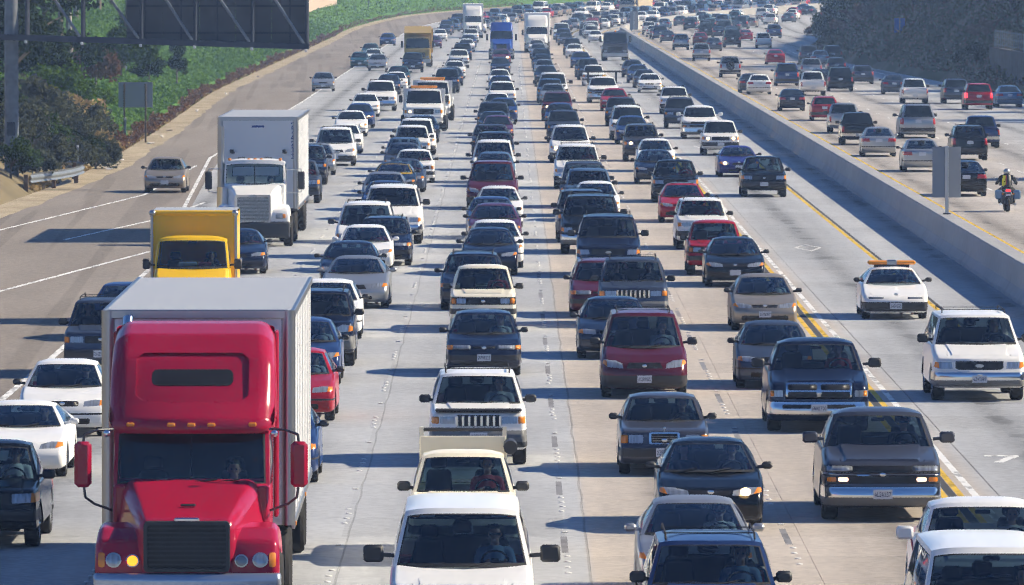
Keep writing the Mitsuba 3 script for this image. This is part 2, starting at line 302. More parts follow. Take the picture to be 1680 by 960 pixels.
    out.append(('underbody', mikit.ply(ub, 'underbody'), 'underbody'))
    MODELS[name, q] = out; return out
def both(P): return [np.array(P), mirror(P)[::-1]]
def bars(x0, x1, zs, y, t=.012, d=.03): return cat([bx(x0, x1, y - d, y, z - t / 2, z + t / 2) for z in zs])
# ------------------------------------------------------------------ vehicle kinds: side profiles, cabins and faces (metres, y from the front bumper)
SPEC = {}
def plate(z, front=True, L=0, y=None):
    def ex(q, Lh):
        yy = (-Lh - .05) if front else (Lh + .022)
        return [(bx(-.155, .155, yy, yy + .012, z - .078, z + .078), 'licence_plate', 'plate')]
    return ex
def extras(*fs):
    def ex(q, Lh): return [x for f in fs for x in f(q, Lh)]
    return ex
def rack(x, y0, y1, z, cross=2, m='rubber'):
    def ex(q, Lh):
        ms = [tube([(s * x, y0 - Lh, z - .07), (s * x, y0 - Lh + .1, z), (s * x, y1 - Lh - .1, z), (s * x, y1 - Lh, z - .07)], .014, 6) for s in (-1, 1)]
        ms += [bx(-x, x, y - .015, y + .015, z - .03, z - .015) for y in np.linspace(y0 + .5, y1 - .5, cross) - Lh]
        return [(cat(ms), 'roof_rack', m)]
    return ex
def car(name, base, **k):
    d = dict(SPEC[base]) if base else {}
    if 'cab' in k and base: k['cab'] = {**d['cab'], **k['cab']}
    d.update(k); SPEC[name] = d
# four-door saloon with a rounded nose
sedan_prof = [(.10, .20), (.0, .30), (-.02, .50), (.03, .60), (.10, .70), (.55, .83), (1.18, .93), (1.32, .955), (3.60, .985), (3.80, 1.0), (4.42, .985), (4.50, .92), (4.50, .45), (4.38, .24), (4.2, .2)]
H1 = [(.40, .60), (.70, .615), (.80, .65), (.78, .715), (.62, .725), (.42, .70)]
car('sedan', None, L=4.5, w=.865, prof=sedan_prof, ya=.88, yb=3.5, R=.305, ydrv=2.05, badge=.665, hood=(.60, .72, .25, 1.15), hoodz=.62,
    cab=dict(yf=1.02, yrf=1.86, yrr=3.02, yr=3.86, zb=.925, zbr=.97, zr=1.345, wb=.79, wr=.575, wins=[(.06, .44), (.475, .90)]),
    front=[(both(H1), 'headlight', 'lens', .008), (both([(.70, .615), (.81, .64), (.80, .71), (.72, .72)]), 'turn_signal', 'amber', .012), ([rpoly(0, .655, .62, .10, .04)], 'grille', 'grille', .010), ([rpoly(0, .32, 1.05, .11, .03)], 'air_intake', 'grille', .008), ([rpoly(0, .46, 1.9, .035, .01)], 'bumper_strip', 'plastic', .006)],
    rear=[(both([(.42, .74), (.84, .74), (.84, .90), (.46, .90)]), 'tail_light', 'taillens', .008), ([rpoly(0, .50, 1.9, .04, .01)], 'bumper_strip', 'plastic', .006)],
    extra=extras(plate(.44), plate(.80, False)))
# rounder saloon with a body-coloured face
car('soft_sedan', 'sedan', front=[(both([(.34, .60), (.60, .60), (.80, .66), (.79, .73), (.58, .725), (.36, .68)]), 'headlight', 'lens', .008), (both([(.68, .625), (.81, .655), (.80, .72), (.74, .725)]), 'turn_signal', 'amber', .012), ([np.array([(-.30, .61), (.30, .61), (.34, .68), (-.34, .68)])], 'grille', 'grille', .010), ([rpoly(0, .34, 1.2, .13, .05)], 'air_intake', 'grille', .008)],
    cab=dict(yf=.98, yrf=1.90, yrr=2.95, yr=3.92, wr=.56), prof=[(.10, .20), (.0, .30), (-.04, .48), (.02, .60), (.14, .71), (.6, .84), (1.1, .91), (1.3, .945), (3.6, .98), (3.85, 1.0), (4.40, .97), (4.50, .88), (4.50, .45), (4.38, .24), (4.2, .2)])
# boxy upright saloon with a chrome radiator grille
car('boxy_sedan', 'sedan', L=4.5, w=.85, r=.06, bf=.06, prof=[(.12, .22), (.0, .32), (-.02, .52), (.06, .56), (.10, .80), (.3, .86), (1.3, .94), (1.45, .96), (3.6, .98), (4.4, .98), (4.5, .92), (4.5, .45), (4.4, .26), (4.2, .22)],
    hood=(.55, .66, .25, 1.25), hoodz=.75,
    cab=dict(yf=1.25, yrf=1.86, yrr=3.02, yr=3.62, zb=.93, zbr=.97, zr=1.35, wb=.77, wr=.60, bow=.12), front=[(both(rpoly(.52, .68, .26, .15, .02)), 'headlight', 'lens', .010), (both(rpoly(.73, .68, .13, .15, .02)), 'turn_signal', 'amber', .012), ([rpoly(0, .70, .56, .22, .03)], 'grille_frame', 'chrome', .012), ([rpoly(0, .695, .48, .165, .02)], 'grille', 'grille', .020), ([rpoly(0, .44, 1.9, .16, .03)], 'bumper', 'plastic', .018)],
    extra=extras(plate(.44), plate(.80, False), lambda q, Lh: [(cat([bars(-.22, .22, [.65, .69, .73], -Lh + .055, .008), cyl((0, -Lh + .08, .80), (0, -Lh + .08, .87), .006, 6), ball((0, -Lh + .08, .88), .025, 1)]), 'grille_bars', 'chrome')]))
car('coupe', 'sedan', L=4.6, w=.90, prof=[(.14, .18), (.0, .28), (-.05, .46), (.02, .56), (.14, .67), (.7, .80), (1.45, .90), (1.6, .92), (3.5, .95), (3.9, .98), (4.5, .97), (4.6, .88), (4.6, .42), (4.45, .24), (4.2, .2)], ya=.92, yb=3.55, ydrv=2.35, zseat=.30, hood=(.62, .74, .3, 1.4), hoodz=.6,
    cab=dict(yf=1.30, yrf=2.15, yrr=3.02, yr=3.95, zb=.90, zbr=.96, zr=1.27, wb=.80, wr=.56, wins=[(.07, .60), (.63, .88)]), front=[(both([(.42, .56), (.72, .57), (.84, .62), (.82, .68), (.62, .69), (.44, .64)]), 'headlight', 'lens', .008), (both([(.70, .575), (.85, .61), (.83, .675), (.74, .685)]), 'turn_signal', 'amber', .012), ([np.array([(-.30, .53), (.30, .53), (.24, .64), (-.24, .64)])], 'grille', 'grille', .010), ([rpoly(0, .30, .9, .09, .03)], 'air_intake', 'grille', .008)])
# low coupe with slim pop-up lamps and a black lower nose
car('wedge_coupe', 'coupe', w=.86, L=4.4, prof=[(.14, .18), (.0, .26), (-.04, .46), (.02, .54), (.16, .62), (.7, .76), (1.35, .89), (1.5, .91), (3.5, .95), (3.9, .97), (4.3, .95), (4.4, .86), (4.4, .42), (4.3, .24), (4.0, .2)],
    cab=dict(yf=1.15, yrf=1.98, yrr=2.8, yr=3.85, zr=1.25, wb=.77, wr=.54), front=[([rpoly(0, .34, 2.0, .24, .02)], 'bumper', 'plastic', .008), (both(rpoly(.50, .565, .38, .05, .01)), 'headlight', 'lensdark', .010)], mirmat='plastic', extra=extras(plate(.36), plate(.72, False)))
car('hatchback', 'sedan', L=4.25, w=.855, prof=[(.10, .20), (.0, .30), (-.02, .50), (.03, .58), (.10, .70), (.55, .84), (1.15, .93), (1.3, .955), (3.6, 1.0), (4.15, 1.0), (4.25, .9), (4.25, .45), (4.15, .24), (4.0, .2)], yb=3.42,
    cab=dict(yf=1.02, yrf=1.80, yrr=3.35, yr=4.15, zb=.925, zbr=.98, zr=1.36, wb=.785, wr=.60, wins=[(.05, .38), (.41, .70), (.73, .93)]), front=[(both(rpoly(.50, .665, .40, .10, .02)), 'headlight', 'lens', .008), (both(rpoly(.76, .665, .13, .10, .02)), 'turn_signal', 'amber', .012), ([rpoly(0, .665, .50, .05, .02)], 'grille', 'grille', .008), ([rpoly(0, .44, 2, .12, .03)], 'bumper_strip', 'plastic', .010), ([rpoly(0, .30, 1.1, .10, .03)], 'air_intake', 'grille', .008)])
car('wagon', 'hatchback', L=4.65, prof=[(.10, .20), (.0, .30), (-.02, .50), (.03, .58), (.10, .70), (.55, .84), (1.15, .94), (1.3, .965), (3.8, 1.0), (4.55, 1.0), (4.65, .9), (4.65, .45), (4.55, .24), (4.3, .2)], yb=3.6,
    cab=dict(yf=1.02, yrf=1.78, yrr=3.95, yr=4.56, zr=1.40, wr=.61, wins=[(.05, .34), (.365, .62), (.65, .93)]), extra=extras(plate(.44), plate(.80, False), rack(.52, 2.0, 3.9, 1.50, 2)),
    rear=[(both([(.66, .72), (.84, .72), (.80, 1.0), (.64, 1.0)]), 'tail_light', 'taillens', .008), ([rpoly(0, .45, 1.9, .16, .03)], 'bumper', 'plastic', .012)])
# sport utility vehicles
suv_prof = [(.16, .30), (.02, .42), (-.02, .62), (.05, .66), (.08, .98), (.2, 1.03), (1.2, 1.10), (1.4, 1.12), (4.3, 1.13), (4.42, 1.12), (4.5, 1.0), (4.52, .55), (4.42, .34), (4.2, .3)]
car('suv', None, L=4.5, w=.90, r=.08, bf=.08, prof=suv_prof, ya=.85, yb=3.55, R=.36, tw=.24, ydrv=2.0, zseat=.62, zu=.28, hood=(.60, .70, .2, 1.2), hoodz=.9, tint=1, badge=.86, dome=(.52, .62, .24, 1.045, 1.32, 1.135),
    cab=dict(yf=1.18, yrf=1.72, yrr=3.98, yr=4.42, zb=1.10, zbr=1.12, zr=1.62, wb=.83, wr=.67, bow=.12, wins=[(.05, .32), (.35, .63), (.66, .94)]), mirs=(.21, .15),
    front=[(both(rpoly(.55, .85, .30, .13, .02)), 'headlight', 'lens', .010), (both(rpoly(.78, .85, .12, .13, .02)), 'turn_signal', 'amber', .014), ([rpoly(0, .85, .72, .16, .03)], 'grille', 'grille', .010), ([rpoly(0, .55, 2.0, .17, .03)], 'bumper', 'plastic', .014)],
    rear=[(both([(.70, .78), (.88, .78), (.86, 1.08), (.70, 1.08)]), 'tail_light', 'taillens', .010), ([rpoly(0, .52, 2.0, .18, .03)], 'bumper', 'plastic', .014)], extra=extras(plate(.54), plate(.88, False), rack(.58, 1.95, 4.1, 1.73)))
def slats(n, x0, x1, z0, z1, y):
    return lambda q, Lh: [(bx(x - .022, x + .022, y - Lh - .02, y - Lh + .02, z0, z1, .008), 'grille_bar', 'chrome') for x in np.linspace(x0, x1, n)]
# square-shouldered SUV with an upright seven-slot grille
car('slot_suv', 'suv', badge=0, front=[(both(rpoly(.56, .86, .27, .13, .015)), 'headlight', 'lens', .010), (both(rpoly(.78, .86, .13, .13, .015)), 'turn_signal', 'amber', .014), ([rpoly(0, .85, .80, .21, .02)], 'grille', 'grille', .008), ([rpoly(0, .56, 2.0, .22, .03)], 'bumper', 'cladding', .014), ([rpoly(0, .40, 2.0, .10, .03)], 'valance', 'plastic', .012)],
    extra=extras(plate(.56), plate(.88, False), rack(.58, 1.95, 4.1, 1.73), slats(8, -.39, .39, .755, .945, .045)))
# tall round-shouldered large SUV with an oval-cornered grille and a chrome bumper
car('big_suv', 'suv', L=5.2, w=.99, r=.10, bf=.14, prof=[(.18, .30), (.02, .40), (-.02, .62), (.06, .66), (.10, .93), (.3, 1.01), (1.3, 1.19), (1.5, 1.24), (4.9, 1.26), (5.1, 1.24), (5.2, 1.1), (5.2, .6), (5.1, .38), (4.8, .34)], ya=.95, yb=4.0, R=.385, tw=.26, ydrv=2.2, zseat=.74, zu=.32, hoodz=.95, hood=(.66, .76, .3, 1.25), badge=.60, dome=(.60, .70, .28, 1.03, 1.40, 1.235),
    cab=dict(yf=1.18, yrf=1.85, yrr=4.6, yr=5.08, zb=1.20, zbr=1.24, zr=1.80, wb=.91, wr=.74, bow=.2, wins=[(.05, .28), (.31, .56), (.59, .94)]), mirs=(.24, .19), mir=(1.10, 1.62, 1.33),
    front=[(both([(.56, .72), (.86, .72), (.92, .76), (.90, .87), (.58, .87)]), 'headlight', 'lens', .010), (both([(.83, .73), (.94, .76), (.92, .865), (.85, .865)]), 'turn_signal', 'amber', .014), ([np.array([(-.44, .70), (.44, .70), (.50, .74), (.50, .89), (-.50, .89), (-.50, .74)])], 'grille', 'grille', .010), ([rpoly(0, .56, 2.2, .17, .04)], 'bumper', 'chrome', .020), ([rpoly(0, .40, 2.2, .14, .03)], 'valance', 'cladding', .012)],
    extra=extras(plate(.50), plate(.98, False), rack(.66, 2.3, 4.6, 1.93, 2), lambda q, Lh: [(hull([(.09 * math.cos(t) , -Lh + y, .79 + .04 * math.sin(t)) for t in np.linspace(0, 6.28, 16) for y in (.02, .05)]), 'emblem', 'steel')]))
# small soft-cornered SUV with grey cladding
car('small_suv', 'suv', w=.89, bf=.14, front=[(both([(.42, .78), (.80, .80), (.82, .93), (.60, .96), (.46, .90)]), 'headlight', 'lens', .010), (both([(.72, .79), (.83, .82), (.82, .92), (.74, .94)]), 'turn_signal', 'amber', .013), ([rpoly(0, .86, .66, .12, .04)], 'grille', 'grille', .010), ([rpoly(0, .55, 2.0, .30, .05)], 'bumper', 'cladding', .012), ([rpoly(0, .50, .8, .12, .03)], 'air_intake', 'grille', .018)])
# minivan: short sloping bonnet running into a long raked windscreen
car('minivan', None, L=5.0, w=.955, r=.12, bf=.20, prof=[(.12, .22), (.0, .34), (-.03, .54), (.03, .64), (.14, .76), (.5, .92), (.95, 1.03), (1.15, 1.07), (4.7, 1.10), (4.92, 1.08), (5.0, .95), (5.0, .5), (4.9, .28), (4.6, .22)], ya=.95, yb=3.85, R=.33, tw=.21, ydrv=2.15, zseat=.58, hood=(.62, .76, .25, .95), hoodz=.72, tint=1, badge=.70,
    cab=dict(yf=.86, yrf=1.86, yrr=4.45, yr=4.92, zb=1.03, zbr=1.08, zr=1.70, wb=.88, wr=.68, bow=.28, wins=[(.10, .34), (.37, .64), (.67, .95)]), mirs=(.22, .16), mir=(1.06, 1.45, 1.16),
    front=[(both([(.46, .64), (.80, .67), (.90, .74), (.86, .82), (.62, .80), (.48, .74)]), 'headlight', 'lens', .010), (both([(.80, .675), (.91, .74), (.88, .81), (.82, .80)]), 'turn_signal', 'amber', .014), ([np.array([(-.40, .64), (.40, .64), (.34, .76), (-.34, .76)])], 'grille', 'grille', .010), ([rpoly(0, .36, 2.1, .26, .04)], 'bumper', 'plastic', .012)],
    rear=[(both([(.76, .74), (.94, .74), (.90, 1.06), (.76, 1.06)]), 'tail_light', 'taillens', .010), ([rpoly(0, .46, 2.1, .20, .04)], 'bumper', 'plastic', .014)], extra=extras(plate(.42), plate(.9, False), rack(.58, 2.2, 4.5, 1.80, 2)))
# full-size van with a ribbed roof
def ribs(q, Lh): return [(bx(x - .02, x + .02, 2.1 - Lh, 4.9 - Lh, 1.96, 2.005, .008), 'roof_rib', 'paint_white') for x in np.linspace(-.55, .55, 5)]
car('van', 'big_suv', L=5.4, w=1.0, bf=.16, cab=dict(yf=1.02, yrf=1.78, yrr=5.1, yr=5.34, zb=1.20, zbr=1.26, zr=1.92, wb=.93, wr=.76, crown=.05), prof=[(.18, .30), (.02, .40), (-.02, .62), (.06, .66), (.10, .94), (.3, 1.02), (1.2, 1.22), (1.4, 1.26), (5.2, 1.28), (5.34, 1.26), (5.4, 1.1), (5.4, .6), (5.3, .38), (5.0, .34)], extra=extras(plate(.50), plate(.98, False)), mir=(1.19, 1.55, 1.36), mirs=(.27, .24), yb=4.1)
# pickups
pk_prof = lambda L, zh, zb_, zl: [(.14, .32), (.02, .44), (-.02, .62), (.05, .66), (.08, zh - .12), (.22, zh - .05), (1.2, zh + .02), (1.4, zh + .03), (2.9, zh + .03), (L - .05, zb_), (L, zb_ - .04), (L, .55), (L - .1, .38), (L - .4, .34)]
car('pickup', 'suv', L=5.0, w=.88, r=.07, prof=pk_prof(5.0, 1.02, 1.03, 0), yb=3.95, cab=dict(yf=1.22, yrf=1.78, yrr=2.62, yr=2.98, zb=1.03, zbr=1.05, zr=1.58, wb=.80, wr=.63, bow=.10, wins=[(.06, .88)]), bed=(3.10, 4.93, .60), back=0, badge=.80, dome=(.50, .60, .26, 1.0, 1.35, 1.065), ydrv=2.08, zseat=.58, tint=0,
    front=[(both(rpoly(.56, .80, .24, .13, .02)), 'headlight', 'lens', .010), (both(rpoly(.75, .80, .12, .13, .02)), 'turn_signal', 'amber', .014), ([rpoly(0, .80, 1.70, .19, .02)], 'grille', 'grille', .006), ([rpoly(0, .54, 2.0, .14, .03)], 'bumper', 'plastic', .018)],
    rear=[(both(rpoly(.79, .82, .12, .26, .02)), 'tail_light', 'taillens', .010), ([rpoly(0, .54, 2.0, .15, .03)], 'bumper', 'chrome', .03)], extra=extras(plate(.55), plate(.54, False)))
car('mid_pickup', 'pickup', w=.90, front=[(both([(.46, .74), (.78, .75), (.78, .90), (.46, .89)]), 'headlight', 'lens', .010), (both([(.76, .75), (.87, .76), (.86, .90), (.77, .90)]), 'turn_signal', 'amber', .014), ([rpoly(0, .81, .84, .17, .02)], 'grille', 'grille', .010), ([rpoly(0, .55, 2.0, .18, .03)], 'bumper', 'plastic', .018)], cab=dict(wb=.82, wr=.64))
car('big_pickup', 'pickup', L=5.7, w=1.0, r=.11, bf=.14, prof=[(.18, .24), (.04, .32), (-.02, .50), (.05, .56), (.08, .92), (.26, 1.01), (1.2, 1.15), (1.4, 1.19), (3.4, 1.20), (5.65, 1.20), (5.7, 1.16), (5.7, .5), (5.6, .32), (5.3, .28)], ya=.98, yb=4.55, R=.39, tw=.26, hood=(.68, .76, .3, 1.3), hoodz=.95, badge=.80, dome=(.62, .70, .26, 1.045, 1.42, 1.225), cab=dict(yf=1.28, yrf=2.0, yrr=3.15, yr=3.52, zb=1.14, zbr=1.20, zr=1.69, wb=.92, wr=.73, bow=.18, crown=.05, bulge=.06, wins=[(.06, .55), (.60, .90)]), bed=(3.62, 5.62, .74), ydrv=2.3, zseat=.74, mirs=(.25, .19), mir=(1.13, 1.68, 1.33), tint=1,
    front=[(both(rpoly(.70, .885, .42, .10, .03)), 'headlight', 'lens', .010), ([rpoly(0, .79, 1.96, .30, .04)], 'grille_surround', 'plastic', .005), ([rpoly(0, .88, .98, .11, .03)], 'grille', 'grille', .010), ([rpoly(0, .795, 1.94, .05, .01)], 'chrome_bar', 'chrome', .018), ([rpoly(0, .70, 1.12, .12, .03)], 'lower_grille', 'grille', .010), (both(rpoly(.64, .71, .17, .07, .03)), 'running_light', 'lens', .012), (both(rpoly(.83, .71, .15, .075, .02)), 'turn_signal', 'amber', .012), ([rpoly(0, .50, 2.2, .17, .03)], 'bumper', 'chrome', .022), ([rpoly(0, .34, 2.2, .14, .03)], 'valance', 'cladding', .014)],
    rear=[(both(rpoly(.90, .95, .13, .34, .02)), 'tail_light', 'taillens', .010), ([rpoly(0, .58, 2.2, .18, .03)], 'bumper', 'chrome', .03)], extra=extras(plate(.47), plate(.58, False)))
# big pickup with dropped wings and a cross-barred chrome grille
car('cross_pickup', 'big_pickup', extra=extras(plate(.50), plate(.58, False)), front=[(both([(.69, .72), (.95, .72), (.95, .85), (.69, .85)]), 'headlight', 'lens', .010), (both(rpoly(.89, .785, .07, .11, .02)), 'turn_signal', 'amber', .014), ([rpoly(0, .84, 1.30, .33, .05)], 'grille_frame', 'chrome', .012), (both(rpoly(.315, .912, .56, .115, .03)) + both(rpoly(.315, .765, .56, .115, .03)), 'grille', 'grille', .020), ([rpoly(0, .50, 2.2, .24, .04)], 'bumper', 'chrome', .022), ([rpoly(0, .53, 1.4, .08, .02)], 'bumper_opening', 'grille', .028)])
# ------------------------------------------------------------------ lorries (front bumper at y = 0, y runs backwards), drivers, motorcycles
def truck_wheels(out, axles, R=.5, dual=True, q=0):
    n = 26 if q == 0 else 14
    for y, d in axles:
        for s in (-1, 1):
            w = .56 if d else .29; h = w / 2; xc = s * (1.25 - h)
            prof = [(R * .58, -h * .8), (R * .92, -h), (R, -h * .8), (R, -.04), (R * .9, 0), (R, .04), (R, h * .8), (R * .92, h), (R * .58, h * .8)] if d else [(R * .58, -h * .8), (R * .92, -h), (R, -h * .7), (R, h * .7), (R * .92, h), (R * .58, h * .8)]
            t = lathe(prof, n); t.apply_translation([xc, y, R]); out.append(('wheel/tyre' if q == 0 else 'wheel', mikit.ply(t, 'tyre', 35), 'tyre'))
            if q == 0:
                r = lathe([(.03, -h * .3), (R * .30, -h * .5), (R * .59, -h * .25), (R * .59, h * .5), (R * .55, h * .3), (.03, h * .4)], n); r.apply_translation([xc, y, R]); out.append(('wheel/rim', mikit.ply(r, 'steel', 35), 'steel'))
def trailer(out, y0, L, top, bottom=1.12, q=0, mat_='trailer', marks=True):
    w = 1.30; P = 'trailer/' if q == 0 else 'trailer_'
    out.append((P + 'box' if q == 0 else 'trailer', mikit.ply(bx(-w + .012, w - .012, y0 + .012, y0 + L - .012, bottom, top - .02, .02), mat_, 30), mat_))
    if q: return
    out.append((P + 'roof', mikit.ply(bx(-w + .03, w - .03, y0 + .03, y0 + L - .03, top - .015, top + .004), 'trailer_roof'), 'trailer_roof'))
    rail = cat([bx(s * w - .03, s * w + .03, y0 + .09, y0 + L, top - .10, top + .015, .012) for s in (-1, 1)] + [bx(-w + .05, w - .05, y0 - .03, y0 + .05, top - .11, top + .02, .012)])
    out.append((P + 'top_rail', mikit.ply(rail, 'steel', 30), 'steel'))
    for s in (-1, 1): out.append((P + 'corner_post', mikit.ply(cyl((s * (w - .07), y0 + .06, bottom), (s * (w - .07), y0 + .06, top + .012), .10, 20), 'steel', 30), 'steel'))
    out.append((P + 'lower_rail', mikit.ply(cat([bx(s * w - .02, s * w + .025, y0 + .1, y0 + L, bottom - .06, bottom + .07, .01) for s in (-1, 1)]), 'steel', 30), 'steel'))
    for s in (-1, 1):
        for y in np.arange(y0 + .62, y0 + L - .2, 1.22): out.append((P + 'side_rib', mikit.ply(bx(s * w - .005, s * w + .010, y - .018, y + .018, bottom + .08, top - .11), mat_), mat_))
    fr = [bx(x - .007, x + .007, y0 - .004, y0 + .02, bottom + .06, top - .12) for x in np.linspace(-w + .3, w - .3, 5)]
    out.append((P + 'front_rib', mikit.ply(cat(fr), mat_), mat_))
    out.append((P + 'underframe', mikit.ply(cat([bx(s * .45 - .06, s * .45 + .06, y0 + .4, y0 + L - .3, bottom - .32, bottom - .02) for s in (-1, 1)]), 'underbody'), 'underbody'))
    out.append((P + 'marker_light', mikit.ply(cat([bx(s * w - .02, s * w + .045, y, y + .1, bottom - .03, bottom + .03, .01) for s in (-1, 1) for y in (y0 + .4, y0 + L * .55)]), 'amber', 30), 'amber'))
def cab_glass(out, g, q, tint=False):
    cp, sh, bk, sd, tr = cabin(g, q); gm = 'glass' if q == 0 else 'glassdark'
    out.append(('cab_shell', mikit.ply(cp, None, 50), None)); out.append(('windscreen', mikit.ply(sh, gm, True), gm))
    for a in sd: out.append(('side_window', mikit.ply(a, gm, True), gm))
    if tr is not None: out.append(('window_trim', mikit.ply(tr, 'rubber', 50), 'rubber'))
def fender(s, x, w, prof, ya, R, **k):
    f = shell(prof, w, r=.10, n=70, cols=6, edge=4, plan=[(0, 1)], tum=.10, zm=.9, bf=.05, br=.02); f.apply_translation([s * x, 0, 0])
    return toman(f) - toman(cyl((s * (x - w - .2), ya, R), (s * (x + w + .2), ya, R), R + .08, 24))
def red_semi(q=0):
    out = []
    hood = shell([(.06, .70), (.04, 1.40), (.12, 1.52), (1.0, 1.74), (1.98, 1.98), (2.0, .9)], 1.04, r=.16, n=110, cols=10, plan=[(0, .60), (.9, .76), (1.9, .99)], tum=.16, zm=1.1, bf=.08, br=0)
    fp = [(.22, .50), (.10, .62), (.08, .95), (.20, 1.22), (.55, 1.38), (1.15, 1.42), (1.75, 1.34), (2.05, 1.1), (2.1, .6), (1.9, .5)]
    body = toman(hood)
    for s in (-1, 1): body = body + fender(s, .86, .36, fp, 1.2, .5)
    lower = toman(bx(-1.05, 1.05, 1.9, 3.9, .72, 1.90, .05)); body = body + lower
    gcut = toman(prism_y(rpoly(0, 1.15, 1.10, .66, .05), -.5, .10)); body = body - gcut
    out.append(('hood', mikit.ply(totri(body), None, 40), None))
    dec = lambda poly, m, part, dy: out.append((part, mikit.ply(totri((body ^ toman(prism_y(poly, -.2, .9))).translate([0, -dy, 0])), m, 40), m))
    for s in (-1, 1):
        dec(disc(s * .97, .96, .105), 'steel', 'headlight_ring', .02); dec(disc(s * .97, .96, .085), 'lens', 'headlight', .032)
        dec(disc(s * .72, .95, .09), 'steel', 'signal_ring', .02)
        dec(disc(s * .72, .95, .072), 'lamp_amber' if s < 0 else 'lensdark', 'turn_signal', .032); dec(rpoly(s * 1.13, .96, .09, .20, .03), 'amber', 'side_marker', .02)
    fr = toman(prism_y(rpoly(0, 1.15, 1.14, .70, .06), -.03, .12)) - toman(prism_y(rpoly(0, 1.15, 1.04, .60, .04), -.2, .3)); out.append(('grille/frame', mikit.ply(totri(fr), 'plastic', 30), 'plastic'))
    out.append(('grille/mesh', mikit.ply(bx(-.54, .54, .075, .095, .84, 1.46), 'grille'), 'grille'))
    for z in np.linspace(.90, 1.40, 9): out.append(('grille/slat', mikit.ply(bx(-.525, .525, .04, .06, z - .012, z + .012), 'plastic'), 'plastic'))
    out.append(('emblem', mikit.ply(bx(-.17, .17, -.01, .05, 1.49, 1.55, .02), 'chrome', 30), 'chrome')); out.append(('hood_badge', mikit.ply(bx(-.10, .10, .62, .66, 1.665, 1.70, .01), 'plastic', 30), 'plastic'))
    bp = shell([(-.06, .34), (-.10, .45), (-.10, .70), (-.05, .78), (.35, .78), (.35, .34)], 1.24, r=.06, n=60, plan=[(0, 1)], tum=.0, bf=.16, br=0); out.append(('bumper', mikit.ply(bp, 'bumper_steel', 40), 'bumper_steel'))
    cab_glass(out, dict(yf=1.88, yrf=2.22, yrr=3.85, yr=3.95, zb=1.88, zbr=1.88, zr=2.62, wb=1.05, wr=1.03, bow=.16, bowr=.14, bowk=0, crown=.03, pil=.05, rearglass=0, wins=[(.08, .52)], h0=.03, h1=.06), q)
    out.append(('windscreen_post', mikit.ply(hull([(x, y, z) for x in (-.012, .012) for y, z in ((1.87, 1.90), (1.90, 1.90), (2.14, 2.6), (2.17, 2.6))]), 'rubber'), 'rubber'))
    for s in (-1, 1):
        wp = tube([(s * .15 - .1, 1.84, 1.90), (s * .15 + .5 * 1, 1.84, 1.97)], .012, 6); out.append(('wiper', mikit.ply(wp, 'rubber', 40), 'rubber'))
    fa = toman(shell([(1.98, 2.60), (1.94, 2.66), (1.98, 2.80), (2.22, 3.02), (2.75, 3.62), (3.15, 3.95), (3.7, 4.08), (4.2, 4.10), (4.2, 2.60)], 1.12, r=.24, n=120, cols=12, edge=6, plan=[(0, 1)], tum=.05, zm=2.9, bf=.22, br=0))
    rec = toman(prism_y(np.array([(-.62, 3.02), (.62, 3.02), (.76, 3.12), (.76, 3.62), (.66, 3.70), (-.66, 3.70), (-.76, 3.62), (-.76, 3.12)]), 1, 4)); inner = fa.translate([0, .045, -.015])
    fa2 = fa - ((fa ^ rec) - inner); out.append(('roof_fairing', mikit.ply(totri(fa2), None, 38), None))
    out.append(('roof_vent', mikit.ply(totri((inner ^ toman(prism_y(rpoly(0, 3.36, 1.10, .22, .08), 1, 3.4))).translate([0, -.012, .004])), 'grille', 40), 'grille'))
    for x in (-.82, -.27, 0, .27, .82): out.append(('marker_light', mikit.ply(bx(x - .055, x + .055, 1.90 + .20 * abs(x) ** 2, 2.02 + .20 * abs(x) ** 2, 2.70, 2.755, .015), 'amber', 30), 'amber'))
    for s in (-1, 1):
        out.append(('side_extender', mikit.ply(bx(s * 1.09 - .03, s * 1.09 + .03, 3.95, 4.62, 1.3, 3.95, .02), None, 30), None))
        mk = f'wing_mirror'; out.append((mk, mikit.ply(bx(s * 1.45 - .115, s * 1.45 + .115, 1.80, 1.98, 1.86, 2.50, .05), None, 40), None))
        out.append((f'mirror_arm', mikit.ply(cat([tube([(s * 1.05, 2.1, 2.66), (s * 1.25, 1.95, 2.66), (s * 1.43, 1.88, 2.6), (s * 1.45, 1.88, 2.45)], .018, 8), tube([(s * 1.05, 2.05, 1.52), (s * 1.3, 1.95, 1.62), (s * 1.42, 1.88, 1.72), (s * 1.44, 1.88, 1.9)], .018, 8)]), 'steel_dark', 40), 'steel_dark'))
        out.append(('fuel_tank', mikit.ply(cyl((s * .85, 2.3, .62), (s * .85, 3.7, .62), .30, 18), 'steel', 35), 'steel')); out.append(('spot_mirror', mikit.ply(ball((s * 1.12, 1.75, 2.62), .05, 2), 'chrome', True), 'chrome'))
    out.append(('exhaust', mikit.ply(tube([(-.95, 4.5, .8), (-.95, 4.5, 3.95), (-.95, 4.62, 4.12)], .07, 12), 'chrome', 40), 'chrome'))
    out.append(('seat', mikit.ply(cat([seat_mesh(s * .55, 2.75, 1.15, .5, .75) for s in (-1, 1)]), 'interior', 40), 'interior')); out.append(('dashboard', mikit.ply(bx(-1, 1, 2.0, 2.25, 1.55, 1.92, .04), 'interior', 30), 'interior'))
    out.append(('sleeper_wall', mikit.ply(bx(-1.0, 1.0, 3.3, 3.36, 1.0, 2.62), 'interior'), 'interior')); out.append(('chassis', mikit.ply(cat([bx(s * .42 - .06, s * .42 + .06, .5, 7.5, .62, .9) for s in (-1, 1)]), 'underbody'), 'underbody'))
    trailer(out, 5.0, 13.1, 4.2); truck_wheels(out, [(1.2, 0), (5.4, 1), (6.7, 1), (15.6, 1), (16.9, 1)])
    return out
